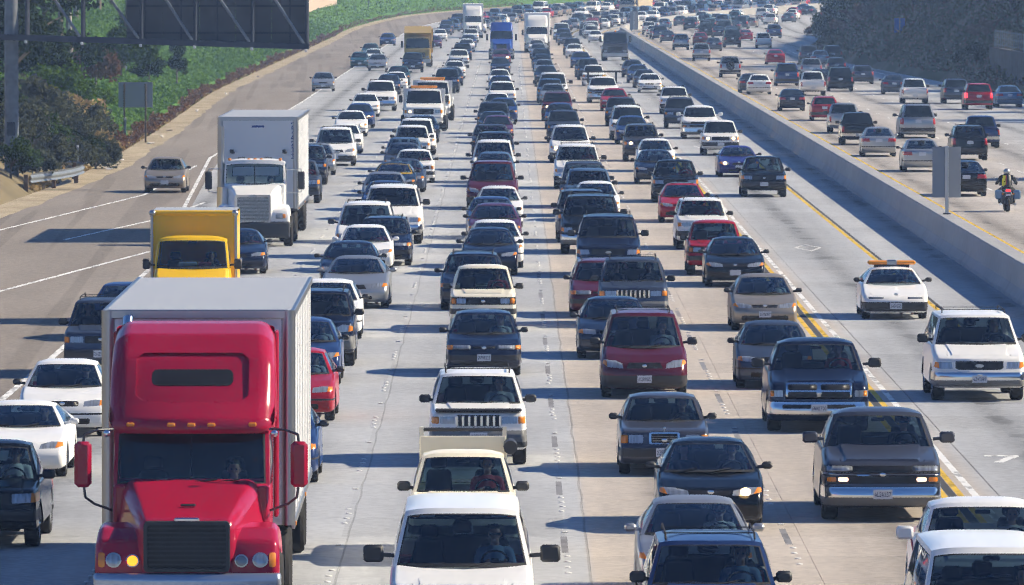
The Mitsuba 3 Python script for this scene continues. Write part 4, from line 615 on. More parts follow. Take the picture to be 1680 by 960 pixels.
TRAFFIC = [   # lane, kind, colour, x, y of the middle, lit lamps, description
 ('R','soft_sedan','tan',-13.86,345.9,'','bronze compact sedan alone on the left shoulder lane, ahead of the white truck'),
 ('R','sedan','silver',-13.38,615.7,'','silver sedan alone high on the left ramp, passing under the end of the sign gantry'),
 ('R','sedan','teal',-13.10,749.9,'',''),
 ('R','soft_sedan','silver',-11.24,733.0,'',''),
 ('R','sedan','white',-12.44,784.7,'',''),
 ('R','sedan','teal',-13.48,831.9,'',''),
 ('R','sedan','blue',-13.51,952.0,'',''),
 ('0','mid_pickup','black',-8.32,137.4,'','old black pickup cut off by the left edge of the picture'),
 ('0','coupe','white',-8.87,155.7,'','white coupe with open front lamps beside the black pickup'),
 ('0','sedan','white',-8.76,168.9,'','white sedan with silver bumper, directly left of the red truck\'s roof'),
 ('0','suv','slate',-9.12,192.9,'','dark grey off-road wagon half hidden by the red truck\'s trailer'),
 ('0','sedan','blue',-9.45,211.4,'','dark blue sedan almost hidden behind the red truck\'s trailer roof'),
 ('0','box_truck','yellow',-8.13,220.4,'','yellow box van with a grey roof behind the red truck'),
 ('0','coupe','navy',-8.12,256.3,'','dark blue sports car between the yellow box van and the white truck'),
 ('0','white_semi','white',-8.36,288.7,'','white truck with tall chrome grille, exhaust stack and white box trailer'),
 ('0','mid_pickup','slate',-8.17,331.4,'','dark pickup with chrome trim just visible past the white trailer\'s side'),
 ('0','suv','navy',-8.51,358.2,'',''),
 ('0','soft_sedan','silver',-8.46,374.6,'',''),
 ('0','minivan','white',-7.96,391.6,'','white minivan with black lower bumper to the right of the white trailer'),
 ('0','sedan','white',-8.00,416.2,'',''),
 ('0','sedan','white',-8.43,456.8,'B',''),
 ('0','soft_sedan','blue',-8.38,480.2,'R',''),
 ('0','sedan','white',-8.63,514.7,'',''),
 ('0','big_suv','white',-8.02,535.5,'',''),
 ('0','sedan','navy',-8.46,601.4,'',''),
 ('0','sedan','white',-8.11,614.7,'',''),
 ('0','sedan','green',-8.35,647.1,'',''),
 ('0','suv','navy',-8.12,721.1,'',''),
 ('0','sedan','blue',-8.10,796.0,'',''),
 ('0','dump_truck','gold',-8.10,760.3,'','gold dump truck with dark windscreen, high up in the leftmost queue'),
 ('0','sedan','gray',-8.10,1084.6,'',''),
 ('0','sedan','white',-8.10,1005.8,'',''),
 ('0','sedan','purple',-8.10,922.0,'',''),
 ('1','red_semi','truckred',-4.49,127.8,'','big red truck with roof fairing and white box trailer in the foreground'),
 ('1','sedan','blue',-4.25,153.9,'','blue car almost hidden beside the red truck\'s trailer, front wheel showing'),
 ('1','sedan','red',-4.37,174.5,'','red sedan peeking out on the right side of the red truck\'s trailer'),
 ('1','soft_sedan','blue',-4.52,189.4,'','dark blue sedan right behind the half hidden red sedan'),
 ('1','small_suv','navy',-4.43,198.1,'','navy soft-cornered SUV with grey cladding beside the white trailer'),
 ('1','sedan','white',-4.49,212.1,'','white car tucked between the navy SUV and the silver coupe'),
 ('1','coupe','silver',-4.11,231.1,'','silver coupe with long hood, to the right of the yellow box van'),
 ('1','soft_sedan','navy',-4.49,242.8,'','dark blue sedan immediately behind the silver coupe'),
 ('1','soft_sedan','white',-4.32,257.5,'','white sedan with large white side mirror behind a dark blue sedan'),
 ('1','wagon','navy',-3.83,263.3,'','narrow navy station wagon squeezed between white cars'),
 ('1','minivan','white',-4.49,269.5,'','white van with dark windscreen half hidden by the navy estate'),
 ('1','big_suv','white',-3.85,283.6,'','large white SUV with chrome bumper and black grille, in the second lane'),
 ('1','soft_sedan','blue',-4.46,309.2,'',''),
 ('1','sedan','silver',-4.65,320.9,'',''),
 ('1','coupe','slate',-4.24,346.6,'',''),
 ('1','coupe','black',-4.57,340.7,'','small dark roadster with yellow frame behind a grey coupe'),
 ('1','boxy_sedan','white',-3.99,361.2,'','white upright sedan with chrome grille in the second lane'),
 ('1','soft_sedan','slate',-4.57,371.4,'',''),
 ('1','wagon','skyblue',-4.72,384.1,'',''),
 ('1','suv','white',-4.52,398.4,'',''),
 ('1','minivan','white',-4.47,413.2,'',''),
 ('1','sedan','navy',-4.47,440.9,'',''),
 ('1','tow_truck','white',-4.70,473.5,'R','white recovery truck with orange light bar, nearer of the two'),
 ('1','tow_truck','white',-4.50,504.2,'','white recovery truck with a yellow beacon, behind the other one'),
 ('1','suv','navy',-4.41,609.9,'',''),
 ('1','sedan','navy',-4.29,643.3,'',''),
 ('1','sedan','white',-4.34,683.0,'',''),
 ('1','sedan','silver',-4.44,704.8,'',''),
 ('1','suv','white',-4.40,751.6,'',''),
 ('1','suv','slate',-4.40,808.5,'',''),
 ('1','sedan','white',-4.40,885.1,'',''),
 ('1','soft_sedan','blue',-4.40,929.7,'',''),
 ('1','suv','white',-4.40,988.1,'',''),
 ('1','far_semi','white',-4.40,1053.8,'','tall white truck with trailer at the top of the second lane'),
 ('2','van','white',-0.64,116.1,'','white van with dark windscreen nearest the camera in the middle lane'),
 ('2','pickup','cream',-0.72,133.8,'','off-white pickup with a cargo rack behind the nearest white van'),
 ('2','slot_suv','white',-0.59,159.4,'','white off-roader with a slotted grille and black hood guard'),
 ('2','hatchback','navy',-0.58,193.4,'','dark blue hatchback with amber corner lamps behind the white off-roader'),
 ('2','pickup','cream',-0.66,216.5,'','old cream pickup with black grille in the middle lane'),
 ('2','wagon','navy',-0.97,229.9,'','dark station wagon with roof rails behind the cream pickup'),
 ('2','soft_sedan','navy',-0.58,255.1,'','navy sedan behind the dark station wagon with roof rails, middle lane'),
 ('2','sedan','white',-0.43,261.1,'','white sedan half hidden behind the navy sedan'),
 ('2','soft_sedan','purple',-0.46,279.6,'','dark purple sedan in the middle lane'),
 ('2','sedan','blue',-0.60,288.3,'',''),
 ('2','sedan','white',-0.36,300.8,'',''),
 ('2','minivan','maroon',-0.62,322.6,'','plum minivan with roof rack in the middle lane'),
 ('2','sedan','skyblue',-0.59,354.8,'',''),
 ('2','minivan','white',-0.65,361.1,'',''),
 ('2','suv','navy',-0.64,382.7,'',''),
 ('2','suv','slate',-0.86,404.4,'',''),
 ('2','soft_sedan','purple',-0.60,439.2,'',''),
 ('2','sedan','navy',-0.82,453.6,'',''),
 ('2','suv','slate',-0.83,464.1,'',''),
 ('2','sedan','blue',-0.35,496.3,'',''),
 ('2','sedan','white',-0.72,514.7,'',''),
 ('2','suv','white',-0.43,547.4,'',''),
 ('2','sedan','blue',-0.59,594.9,'',''),
 ('2','sedan','white',-0.69,632.3,'L',''),
 ('2','sedan','navy',-0.70,704.8,'',''),
 ('2','sedan','maroon',-0.70,779.2,'R',''),
 ('2','blue_tractor','royal',-0.70,817.2,'','bright blue truck cab with rounded roof high in the middle lane'),
 ('2','sedan','white',-0.70,1229.2,'',''),
 ('2','suv','white',-0.70,1404.0,'',''),
 ('2','sedan','red',-0.70,1317.0,'',''),
 ('2','suv','white',-0.70,1461.7,'',''),
 ('3','small_suv','blue',2.66,113.0,'','blue SUV with roof rack, only its roof and windscreen in the frame'),
 ('3','soft_sedan','silver',2.72,125.7,'','pale silver sedan with white mirrors near the bottom edge'),
 ('3','soft_sedan','black',3.29,141.0,'R','black rounded sedan with one lit headlamp behind the pale silver sedan'),
 ('3','boxy_sedan','gray',2.81,156.4,'','grey upright sedan with a chrome radiator grille'),
 ('3','minivan','maroon',2.89,184.0,'','maroon minivan with roof rails and wide windscreen'),
 ('3','sedan','navy',2.45,201.8,'','navy compact sedan to the left of the maroon minivan'),
 ('3','slot_suv','slate',3.18,219.1,'','slate-blue off-roader with slotted chrome grille and roof rails'),
 ('3','wagon','maroon',2.44,225.0,'','dark red car almost hidden behind the slate-blue off-roader'),
 ('3','big_suv','navy',2.95,253.7,'','large navy SUV with an oval badge and chrome bumper'),
 ('3','big_suv','black',2.62,274.0,'','large black SUV with chrome bumper behind the big navy one'),
 ('3','small_suv','navy',2.44,284.8,'',''),
 ('3','sedan','white',3.13,307.9,'',''),
 ('3','suv','skyblue',2.92,313.7,'',''),
 ('3','minivan','slate',2.85,324.5,'',''),
 ('3','big_suv','white',2.81,351.7,'',''),
 ('3','minivan','white',2.84,397.7,'L',''),
 ('3','suv','slate',2.82,441.1,'',''),
 ('3','sedan','blue',2.84,477.0,'',''),
 ('3','suv','maroon',2.82,501.1,'L',''),
 ('3','sedan','silver',2.87,558.2,'',''),
 ('3','suv','skyblue',2.71,564.0,'',''),
 ('3','van','white',2.93,570.2,'',''),
 ('3','sedan','navy',2.82,650.9,'',''),
 ('3','sedan','silver',2.88,695.9,'',''),
 ('3','sedan','navy',2.85,732.8,'',''),
 ('3','suv','navy',2.85,751.6,'',''),
 ('3','sedan','silver',2.85,825.7,'',''),
 ('3','sedan','white',2.85,874.8,'',''),
 ('3','far_semi','white',2.85,887.3,'','white truck with sloping wind deflector high in the fourth lane'),
 ('3','beige_truck','beige',2.85,1258.5,'','distant beige truck behind the white one with the wind deflector'),
 ('4','van','white',6.00,107.0,'','white van at the bottom right corner, mostly out of frame'),
 ('4','big_pickup','white',6.68,120.9,'','white pickup with red stripes on its side at the right edge'),
 ('4','big_pickup','gray',6.21,144.3,'F','pewter full-size pickup with two lit running lamps'),
 ('4','cross_pickup','navy',6.13,171.1,'','dark blue full-size pickup with a chrome cross grille'),
 ('4','sedan','slate',5.80,187.8,'','blue-grey sedan behind the dark blue full-size pickup'),
 ('4','soft_sedan','tan',6.44,217.2,'','bronze sedan with a slim grille beside the yellow double line'),
 ('4','soft_sedan','black',6.46,246.1,'','black sedan with pale headlamps just ahead of the red pickup'),
 ('4','pickup','red',6.13,255.6,'','red pickup with a chrome bumper'),
 ('4','suv','white',6.25,278.1,'','white off-roader with roof rails behind the red pickup'),
 ('4','soft_sedan','red',6.21,306.7,'','red sedan with a dark sunroof'),
 ('4','mid_pickup','black',6.45,332.3,'','black pickup just behind the red sedan with the sunroof'),
 ('4','soft_sedan','navy',6.14,359.4,'',''),
 ('4','sedan','white',6.51,380.4,'',''),
 ('4','suv','gray',6.19,399.9,'L',''),
 ('4','soft_sedan','blue',6.28,437.5,'',''),
 ('4','minivan','white',6.21,448.2,'',''),
 ('4','suv','slate',6.37,485.2,'',''),
 ('4','sedan','red',6.58,534.6,'',''),
 ('4','big_pickup','white',6.21,567.1,'','white pickup high in the fifth lane with a dark rack behind'),
 ('4','pickup','white',6.35,642.5,'',''),
 ('4','suv','navy',6.26,675.5,'',''),
 ('4','sedan','navy',6.17,691.6,'R',''),
 ('4','sedan','blue',6.30,752.7,'',''),
 ('4','sedan','white',6.30,825.7,'',''),
 ('4','suv','navy',6.30,853.7,'',''),
 ('4','sedan','gray',6.30,953.7,'',''),
 ('4','suv','blue',6.30,988.1,'',''),
 ('4','van','white',6.30,1023.7,'',''),
 ('4','soft_sedan','navy',6.30,1128.9,'',''),
 ('H','big_suv','white',9.94,182.9,'','large white SUV with roof rails alone in the carpool lane at right'),
 ('H','wedge_coupe','white',10.05,224.0,'','white patrol coupe with black bumper and orange light bar'),
 ('H','mid_pickup','black',10.10,339.9,'','black pickup with white sunshade leading the carpool lane queue'),
 ('H','coupe','violet',9.92,371.4,'L','violet-blue coupe behind the black carpool pickup'),
 ('H','mid_pickup','white',10.17,412.5,'B','white small pickup with both headlamps lit'),
 ('H','big_pickup','white',10.05,451.1,'','white full-size pickup with dark grille in the carpool lane'),
 ('H','suv','slate',9.58,478.7,'',''),
 ('H','suv','white',10.14,524.4,'',''),
 ('H','sedan','white',10.05,610.0,'',''),
 ('H','sedan','gray',10.02,632.3,'',''),
 ('H','soft_sedan','blue',9.94,659.1,'',''),
 ('H','sedan','slate',9.98,690.5,'',''),
 ('H','mixer','gray',10.00,806.7,'','grey flat-fronted tank truck in the carpool lane'),
 ('H','sedan','silver',10.00,847.1,'',''),
 ('H','sedan','white',10.00,988.0,'',''),
 ('H','suv','white',10.00,1036.0,'',''),
 ('O','soft_sedan','black',18.14,340.5,'','black sedan half hidden by the sign on the median wall'),
 ('O','sedan','silver',18.31,380.0,'','silver sedan with a red strip of tail lights left of the median sign'),
 ('O','soft_sedan','silver',17.70,409.7,'','pale silver sedan driving away along the median'),
 ('O','mid_pickup','black',17.77,435.8,'','black pickup with chrome rear bumper driving away'),
 ('O','pickup','silver',18.24,465.1,'','silver pickup driving away ahead of the black one'),
 ('O','wagon','red',18.53,502.4,'','red station wagon mostly hidden by a silver pickup'),
 ('O','sedan','navy',17.69,535.1,'','navy sedan with bright tail lights driving away by the median'),
 ('O','sedan','white',17.62,601.6,'','white sedan driving away by the median'),
 ('O','sedan','slate',17.19,608.0,'',''),
 ('O','small_suv','silver',17.87,690.5,'','silver SUV with a spare wheel on its tailgate'),
 ('O','small_suv','silver',18.15,805.3,'',''),
 ('O','suv','silver',18.22,905.8,'',''),
 ('O','sedan','navy',18.32,988.0,'',''),
 ('O','minivan','blue',18.17,1027.1,'',''),
 ('P','suv','black',21.61,402.1,'','black SUV driving away above the median sign'),
 ('P','minivan','silver',21.57,452.3,'','silver minivan with dark lower bumper driving away'),
 ('P','pickup','white',21.20,596.3,'',''),
 ('P','minivan','blue',20.90,643.2,'','bright blue minivan driving away'),
 ('P','van','black',24.32,932.1,'',''),
 ('P','sedan','red',21.64,966.1,'',''),
 ('P','soft_sedan','slate',21.41,893.4,'',''),
 ('P','suv','navy',21.82,1153.9,'',''),
 ('Q','pickup','blue',23.70,428.6,'','blue pickup driving away beyond the black SUV'),
 ('Q','minivan','black',23.87,616.0,'',''),
 ('Q','sedan','navy',23.16,635.9,'',''),
 ('Q','suv','silver',24.18,684.1,'',''),
 ('Q','coupe','red',24.20,776.6,'',''),
 ('Q','sedan','navy',25.88,1051.7,'',''),
 ('S','pickup','white',26.70,563.0,'','white pickup driving away past the dark hillside'),
 ('S','wagon','slate',26.98,652.6,'',''),
 ('S','wagon','navy',27.11,708.4,'',''),
 ('S','sedan','silver',27.79,763.1,'',''),
 ('S','pickup','white',27.58,925.3,'',''),
 ('S','coupe','red',27.98,1011.0,'',''),
 ('S','suv','blue',32.37,1043.3,'',''),
 ('U','soft_sedan','slate',27.09,601.6,'',''),
 ('U','suv','slate',29.39,562.7,'',''),
 ('U','suv','slate',27.51,784.7,'',''),
 ('U','suv','black',29.92,790.5,'',''),
 ('U','sedan','teal',40.85,1185.3,'',''),
 ('V','suv','red',29.60,539.6,'','red SUV with brake lights on, driving away'),
 ('W','soft_sedan','skyblue',32.05,548.6,'','sky-blue sedan at the right edge driving away'),
]
# ------------------------------------------------------------------ the road's course: straight, then a long banked right-hand bend
YC, RC = 1080.0, 1000.0
def RZ(X, Y):
    d = np.maximum(np.asarray(Y, float) - YC, 0); return .009 * (d - 40 * (1 - np.exp(-d / 40))) + .034 * np.clip(d / 120, 0, 1) * np.clip(10 - np.asarray(X, float), -30, 45)
def RP(X, Y, z=0.0):
    X, Y = np.broadcast_arrays(np.asarray(X, float), np.asarray(Y, float)); d = np.maximum(Y - YC, 0); a = d / RC
    x = np.where(d > 0, RC - (RC - X) * np.cos(a), X); y = np.where(d > 0, YC + (RC - X) * np.sin(a), Y)
    return np.stack([x, y, RZ(X, Y) + z], -1)
def heading(Y): return -math.degrees(max(Y - YC, 0) / RC)
def YS(y0, y1, st=20): 
    a = np.arange(y0, y1, st); return np.r_[a, y1]
def sheet(xs, ys, z):
    """xs: list of columns, each a number or a function of Y"""
    cols = [RP(x(ys) if callable(x) else np.full(len(ys), float(x)), ys, z) for x in xs]; n = len(ys); v = np.vstack(cols)
    i, j = np.meshgrid(np.arange(len(xs) - 1), np.arange(n - 1), indexing='ij'); a = i * n + j
    q = np.stack([a, a + n, a + n + 1, a + 1], -1).reshape(-1, 4); return tm(v, np.vstack([q[:, [0, 1, 2]], q[:, [0, 2, 3]]]))
def line(pts, w, z=.004):
    """painted strip along a polyline of (X, Y)"""
    P = np.array(pts, float); Y = np.unique(np.r_[P[:, 1], YS(P[0, 1], P[-1, 1], 25)]); X = np.interp(Y, P[:, 1], P[:, 0])
    return sheet([lambda y: np.interp(y, Y, X) - w / 2, lambda y: np.interp(y, Y, X) + w / 2], Y, z)
LEDGE = lambda Y: np.interp(Y, [-60, 280, 314, 350, 387, 470, 600, 640, 1276, 3000], [-24, -20, -18.6, -17.9, -17.6, -18.3, -20.0, -20.2, -21, -21])
REDGE = lambda Y: np.interp(Y, [-60, 480, 550, 700, 830, 900, 1000, 1150, 3000], [39, 38, 36, 33, 30.3, 31, 36, 44, 46])
def _concrete(p, n, uv):
    x, y = p.x, p.y
    tan = smoothstep(1.15, 1.35, x) * (1 - smoothstep(8.0, 8.7, x)) + smoothstep(15, 15.2, x) * .75 * (1 - smoothstep(20, 30, x))
    c = mix((.335, .345, .355), (.385, .345, .303), tan)
    lx = (x + 2.714) / 3.62; f = lx - dr.floor(lx)
    slab = cell_rand(dr.floor(lx), dr.floor(y / 4.6), 3)
    oil = dr.exp(-dr.square((f - .5) / .13)); ruts = dr.exp(-dr.square((f - .25) / .09)) + dr.exp(-dr.square((f - .75) / .09))
    big = fbm(x * .8, y * .05, 1.0, 3); fine = fbm(x * 9, y * 5, 4.0, 3)
    k = .90 + .13 * slab - oil * (.20 + .34 * big) - ruts * .10 + (fine - .5) * .26 + (big - .5) * .22
    spot = smoothstep(.70, .82, noise(x * 1.7, y * .55, 9)) * oil; k = k - spot * .18
    fy = y / 4.6 - dr.floor(y / 4.6); far = smoothstep(246, 247, y)
    joint = (1 - smoothstep(.006, .016, dr.abs(fy - .5))) * far; wob = (noise(y * .35, 3.0) - .5) * .05
    crack = 1 - smoothstep(.012, .03, dr.abs(x - 1.25 - wob)); crack = dr.maximum(crack, 1 - smoothstep(.01, .025, dr.abs(x + 2.6 - wob))); crack = dr.maximum(crack, (1 - smoothstep(.01, .025, dr.abs(x - 8.55 - wob * .3))))
    k = k * (1 - .22 * joint) * (1 - .25 * crack)
    return c * 1.06 * dr.clip(k, .2, 1.4)
def _asphalt(p, n, uv):
    k = .82 + .34 * fbm(p.x * .5, p.y * .05, 2, 3) + .34 * (fbm(p.x * 12, p.y * 6, 1, 3) - .5); streak = smoothstep(.58, .75, noise(p.x * 2.2 + p.y * .05, p.y * .02, 7)) * .15
    return mi.Color3f(.205, .182, .160) * (k - streak)
def _dirt(p, n, uv):
    k = fbm(p.x * .9, p.y * .4, 5, 4); return mix((.20, .165, .115), (.40, .34, .24), k) * (.8 + .4 * noise(p.x * 8, p.y * 8))
def _hill(p, n, uv):
    k = fbm(p.x * .25, p.y * .12, p.z * .3, 4); g = smoothstep(.45, .62, fbm(p.x * .1, p.y * .07, 3, 3))
    return mix(mix((.09, .072, .045), (.17, .13, .08), k), (.040, .05, .02), g * .7)
def _verge(p, n, uv):
    k = fbm(p.x * .5, p.y * .2, 5, 4); return mix(mix((.04, .105, .022), (.08, .16, .035), k), mix((.10, .085, .055), (.20, .165, .10), k), smoothstep(440, 405, p.y))
mat('concrete', dict(type='bumpmap', bsdf=pr(proc(_concrete), .88, 0, .25), arbitrary=proc(lambda p, n, uv: .004 * fbm(p.x * 10, p.y * 10, 1, 2), .02), scale=1.0), True)
scene['concrete'] = dict(type='twosided', bsdf=pr(proc(_concrete), .85, 0, .25))
mat('asphalt', pr(proc(_asphalt), .9, 0, .25)); mat('dirt', pr(proc(_dirt), .95, 0, .1)); mat('hillside', pr(proc(_hill), .95, 0, .1)); mat('verge', pr(proc(_verge), .95, 0, .1))
WEAR = lambda c, a=.55: proc(lambda p, n, uv: mi.Color3f(*c) * (1 - a * smoothstep(.42, .8, fbm(p.x * 7, p.y * 1.3, 2, 3))))
mat('white_line', pr(WEAR((.66, .66, .64)), .7)); mat('yellow_line', pr(WEAR((.62, .40, .04), .4), .7)); mat('black_line', pr((.055, .055, .055), .8)); mat('faded_line', pr(WEAR((.50, .50, .49), .5), .7)); mat('dot', pr((.66, .66, .64), .5)); mat('patch_dark', pr(WEAR((.20, .20, .21), .3), .8))
# ---- terrain: one sheet carrying embankment, road bed and hillside
OL = np.r_[240, 140, 90, 60, 44, 32, np.arange(24, -.1, -1.0)]; OR = np.r_[np.arange(0, 32, 1.0), 36, 42, 50, 65, 90, 140, 270]
YG = np.r_[-60, 60, 150, 220, 280, np.arange(320, 1120, 8), np.arange(1120, 1950, 25), 2050, 2200]
def GH(X, Y):
    l = LEDGE(Y) - 1.1 - X; r = X - (REDGE(Y) + .8); n_ = meshkit.fbm(np.stack([X * .12, Y * .05, X * 0], -1), 3) - .5
    hl = 7.4 * (1 - np.exp(-np.maximum(l, 0) / 14.5)) + .6 * n_ * np.clip(l / 4, 0, 1)
    hr = np.minimum(np.maximum(r, 0) * .80, 10 + np.maximum(r, 0) * .18) * np.clip((1700 - Y) / 400, 0.15, 1) + 2.2 * n_ * np.clip(r / 5, 0, 1)
    wall = (Y > 556) & (Y < 649) & (r > 0); hr = np.where(wall, np.maximum(hr * .8, 0), hr)
    return np.where(l > 0, hl, np.where(r > 0, hr, -.3))
gx = np.vstack([LEDGE(YG) - 1.1 - o for o in OL] + [LEDGE(YG) - 1.06, LEDGE(YG) + 2, YG * 0, REDGE(YG) - 2, REDGE(YG) + .76] + [REDGE(YG) + .8 + o for o in OR]); XG = gx[:, 0]; gy = np.broadcast_to(YG, gx.shape); gv = RP(gx, gy, GH(gx, gy)).reshape(-1, 3); n_ = len(YG)
gi, gj = np.meshgrid(np.arange(len(XG) - 1), np.arange(n_ - 1), indexing='ij'); ga = (gi * n_ + gj).ravel(); q = np.stack([ga, ga + n_, ga + n_ + 1, ga + 1], -1); cx = np.repeat(np.arange(len(XG) - 1), n_ - 1)
fz = lambda m: tm(gv, np.vstack([q[m][:, [0, 1, 2]], q[m][:, [0, 2, 3]]]))
nl = len(OL); nr = nl + 5; structure('ground', fz((cx >= nl - 1) & (cx < nr)), 'dirt'); structure('embankment', fz(cx < nl - 1), 'verge', True); structure('hill', fz(cx >= nr), 'hillside', True)
def gz(X, Y): return float(GH(np.array([X], float), np.array([Y], float))[0] + RZ(X, Y))
# ---- carriageways
AEDGE = lambda Y: np.interp(Y, [-60, 250, 330, 400, 600, 3000], [-10.35, -10.35, -12.2, -13.7, -13.75, -13.7])
YR = np.unique(np.r_[YS(247, 1100, 40), YS(1100, 1900, 12)])
ap = structure('approach_road', cat([sheet([AEDGE, -5, 0, 5, 13.9], YS(-60, 247, 20), -.014), sheet([AEDGE, -5, 0, 5, 13.9], YR, 0)]), 'concrete')
structure('departing_road', sheet([14.85, 20, 26, lambda y: REDGE(y) - .1], np.r_[YS(-60, 247, 40), YR], 0), 'concrete')
structure('shoulder_road', sheet([LEDGE, -18, AEDGE], np.r_[YS(-60, 247, 20), YR], -.004), 'asphalt'); structure('dirt_strip', sheet([lambda y: LEDGE(y) - 1.12, lambda y: LEDGE(y) + .15 + .5 * (meshkit.fbm(np.stack([y * .11, y * 0, y * 0], -1), 4) - .35)], np.r_[YS(300, 900, 2), YS(902, 1900, 8)], .012), 'dirt')
jx = [-10.35, -6.33, -2.6, 1.25, 4.72, 8.55, 13.85]; slabs = {}
for a, b in zip(jx[:-1], jx[1:]):
    for k, y in enumerate(np.arange(110.4, 246.5, 4.6)):
        if (a, b) not in slabs:
            w = (b - a) / 2; slabs[a, b] = mikit.ply(hull([(x * (w - e), y_ * (2.3 - e), z) for x in (-1, 1) for y_ in (-1, 1) for e, z in ((.004, -.012), (.004, -.003), (.007, 0))]), 'concrete')
        put(sub(ap, 'slab'), slabs[a, b], None, T().translate([(a + b) / 2, float(y) + 2.3, -.0005 - .002 * rng.random()]))
# ---- markings
def marking(name, mesh, m): return structure(name, mesh, m)
white, yellow, black = [], [], []
white.append(line([(-10.85, 140), (-10.75, 203), (-10.9, 262)], .16, .006)); white.append(line([(-10.9, 262), (-14.2, 405), (-13.75, 574), (-13.7, 1700)], .15, .008)); white.append(line([(-17.7, 296), (-14.6, 341), (-14.3, 390)], .14))
white.append(line([(-14.9, 286), (-12.6, 310), (-11.8, 330)], .15)); white.append(line([(-15.2, 228), (-14.4, 241), (-12.6, 262), (-11.4, 276), (-10.95, 290)], .16)); white.append(line([(8.14, 60), (8.14, 1700)], .13))
for x in (7.58, 7.88): yellow.append(line([(x, 60), (x, 1700)], .12))
black.append(line([(7.73, 60), (7.73, 1700)], .16)); yellow.append(line([(11.48, 60), (11.48, 1700)], .14)); black.append(line([(11.62, 60), (11.62, 1700)], .10)); yellow.append(line([(16.45, 60), (16.45, 1700)], .16)); white.append(line([(REDGE(500) - 3, 480), (REDGE(600) - 2, 600), (REDGE(700) - 1.6, 700), (28.8, 830), (29.5, 900)], .14))
for x in (19.7, 22.7, 25.5):
    for y in np.arange(260, 1200, 14.6): white.append(line([(x, y), (x, y + 3.6)], .11))
marking('white_lane_line', cat(white), 'white_line'); marking('yellow_lane_line', cat(yellow), 'yellow_line'); marking('black_lane_line', cat(black), 'black_line')
dm = ball((0, 0, 0), 1, 2); dm.vertices = dm.vertices[:, :3] * [.055, .055, .02]; dmesh = tm(dm.vertices, dm.faces); dply = mikit.ply(dmesh, 'dot', True); fardots = []
refl = mikit.ply(bx(-.05, .05, -.05, .05, 0, .022, .012), 'dot')
patchply = mikit.ply(sheet([-.055, .055], np.array([-1.9, 1.9]), 0), 'patch_dark')
for x in (-6.33, -2.714, .905, 4.5):
    for y in np.arange(112, 780, 14.63):
        y = y + (3.1 if x == .905 else 0) + (5 if x == 4.5 else 0)
        for k in range(4):
            if y < 190: put(sub(ap, 'lane_marker'), dply, None, T().translate([x + float(rng.normal(0, .012)), y + 1.22 * k, .001]))
            else:
                c = dmesh.copy(); c.apply_translation([x, y + 1.22 * k, .001]); fardots.append(c)
        if y < 190: put(sub(ap, 'reflective_marker'), refl, None, T().translate([x, y + 9.2, .001]))
        else: c = bx(x - .05, x + .05, y + 9.15, y + 9.25, 0, .022); fardots.append(c)
        if x > 0 and y < 260 and rng.random() < .9: put(sub(ap, 'tar_patch'), patchply, None, T().translate([x - .02, y + 6.3, .0045]))
put(sub(ap, 'far_lane_marker'), mikit.ply(cat(fardots), 'dot')); labels[ap + '__far_lane_marker'] = dict(kind='stuff')
def road_text(txt, x, y, wid, leng):
    t = meshkit.text_mesh(txt, 1.0, .004, True); b = t.bounds; t.vertices[:, 0] = (t.vertices[:, 0] - b[0, 0]) / (b[1, 0] - b[0, 0]) * wid + x; t.vertices[:, 1] = (t.vertices[:, 1] - b[0, 1]) / (b[1, 1] - b[0, 1]) * leng + y; t.vertices[:, 2] += .002
    put(sub(ap, 'lettering'), mikit.ply(t, 'white_line'))
road_text('21', 9.25, 190.0, 1.15, 2.4); road_text('7 O', 8.95, 158.4, 2.0, 2.4)
dia = Polygon([(-.45, 0), (0, -3.4), (.45, 0), (0, 3.4)]); dia = dia.difference(Polygon([(-.35, 0), (0, -2.7), (.35, 0), (0, 2.7)]))
for y in (278, 430, 580):
    dmm = trimesh.creation.extrude_polygon(dia, .004, engine='earcut'); dmm.apply_translation([9.75, y, .001]); put(sub(ap, 'lane_diamond'), mikit.ply(dmm, 'faded_line'))
# ---- median wall in cast lengths
mat('wall_concrete', pr(proc(lambda p, n, uv: mi.Color3f(.32, .32, .32) * (.84 + .18 * fbm(p.y * .35, p.z * 1.5, 2, 4) + .08 * noise(p.y * 6, p.z * 6) - .05 * smoothstep(.62, .8, noise(p.y * .9, 2)) * smoothstep(.95, .2, p.z))), .9, 0, .2))
def wall_len(y0, y1, st):
    ys = np.r_[np.arange(y0, y1, st), y1]; prof = [(13.87, -.04), (13.90, .10), (14.05, .34), (14.13, .98), (14.16, 1.0), (14.66, 1.0), (14.69, .98), (14.76, .34), (14.88, .10), (14.90, -.04)]
    rows = np.stack([RP(x, ys, z) for x, z in prof], 1); k = len(prof); n = len(ys); v = rows.reshape(-1, 3)
    i, j = np.meshgrid(np.arange(n - 1), np.arange(k - 1), indexing='ij'); a = (i * k + j).ravel(); q = np.stack([a, a + 1, a + k + 1, a + k], -1); fan = m3.triangulate([np.array(prof, float)])
    f = np.vstack([q[:, [0, 2, 1]], q[:, [0, 3, 2]], fan, [((n - 1) * k, (n - 1) * k + c, (n - 1) * k + b) for _, b, c in fan]]); return tm(v, f)
mb = thing('median_wall', 'long concrete median wall dividing the queue from the departing traffic', 'wall')
put(sub(mb, 'wall_panel'), mikit.ply(wall_len(40, 1070, 20), 'wall_concrete')); put(sub(mb, 'wall_panel'), mikit.ply(wall_len(1070, 1800, 15), 'wall_concrete'))
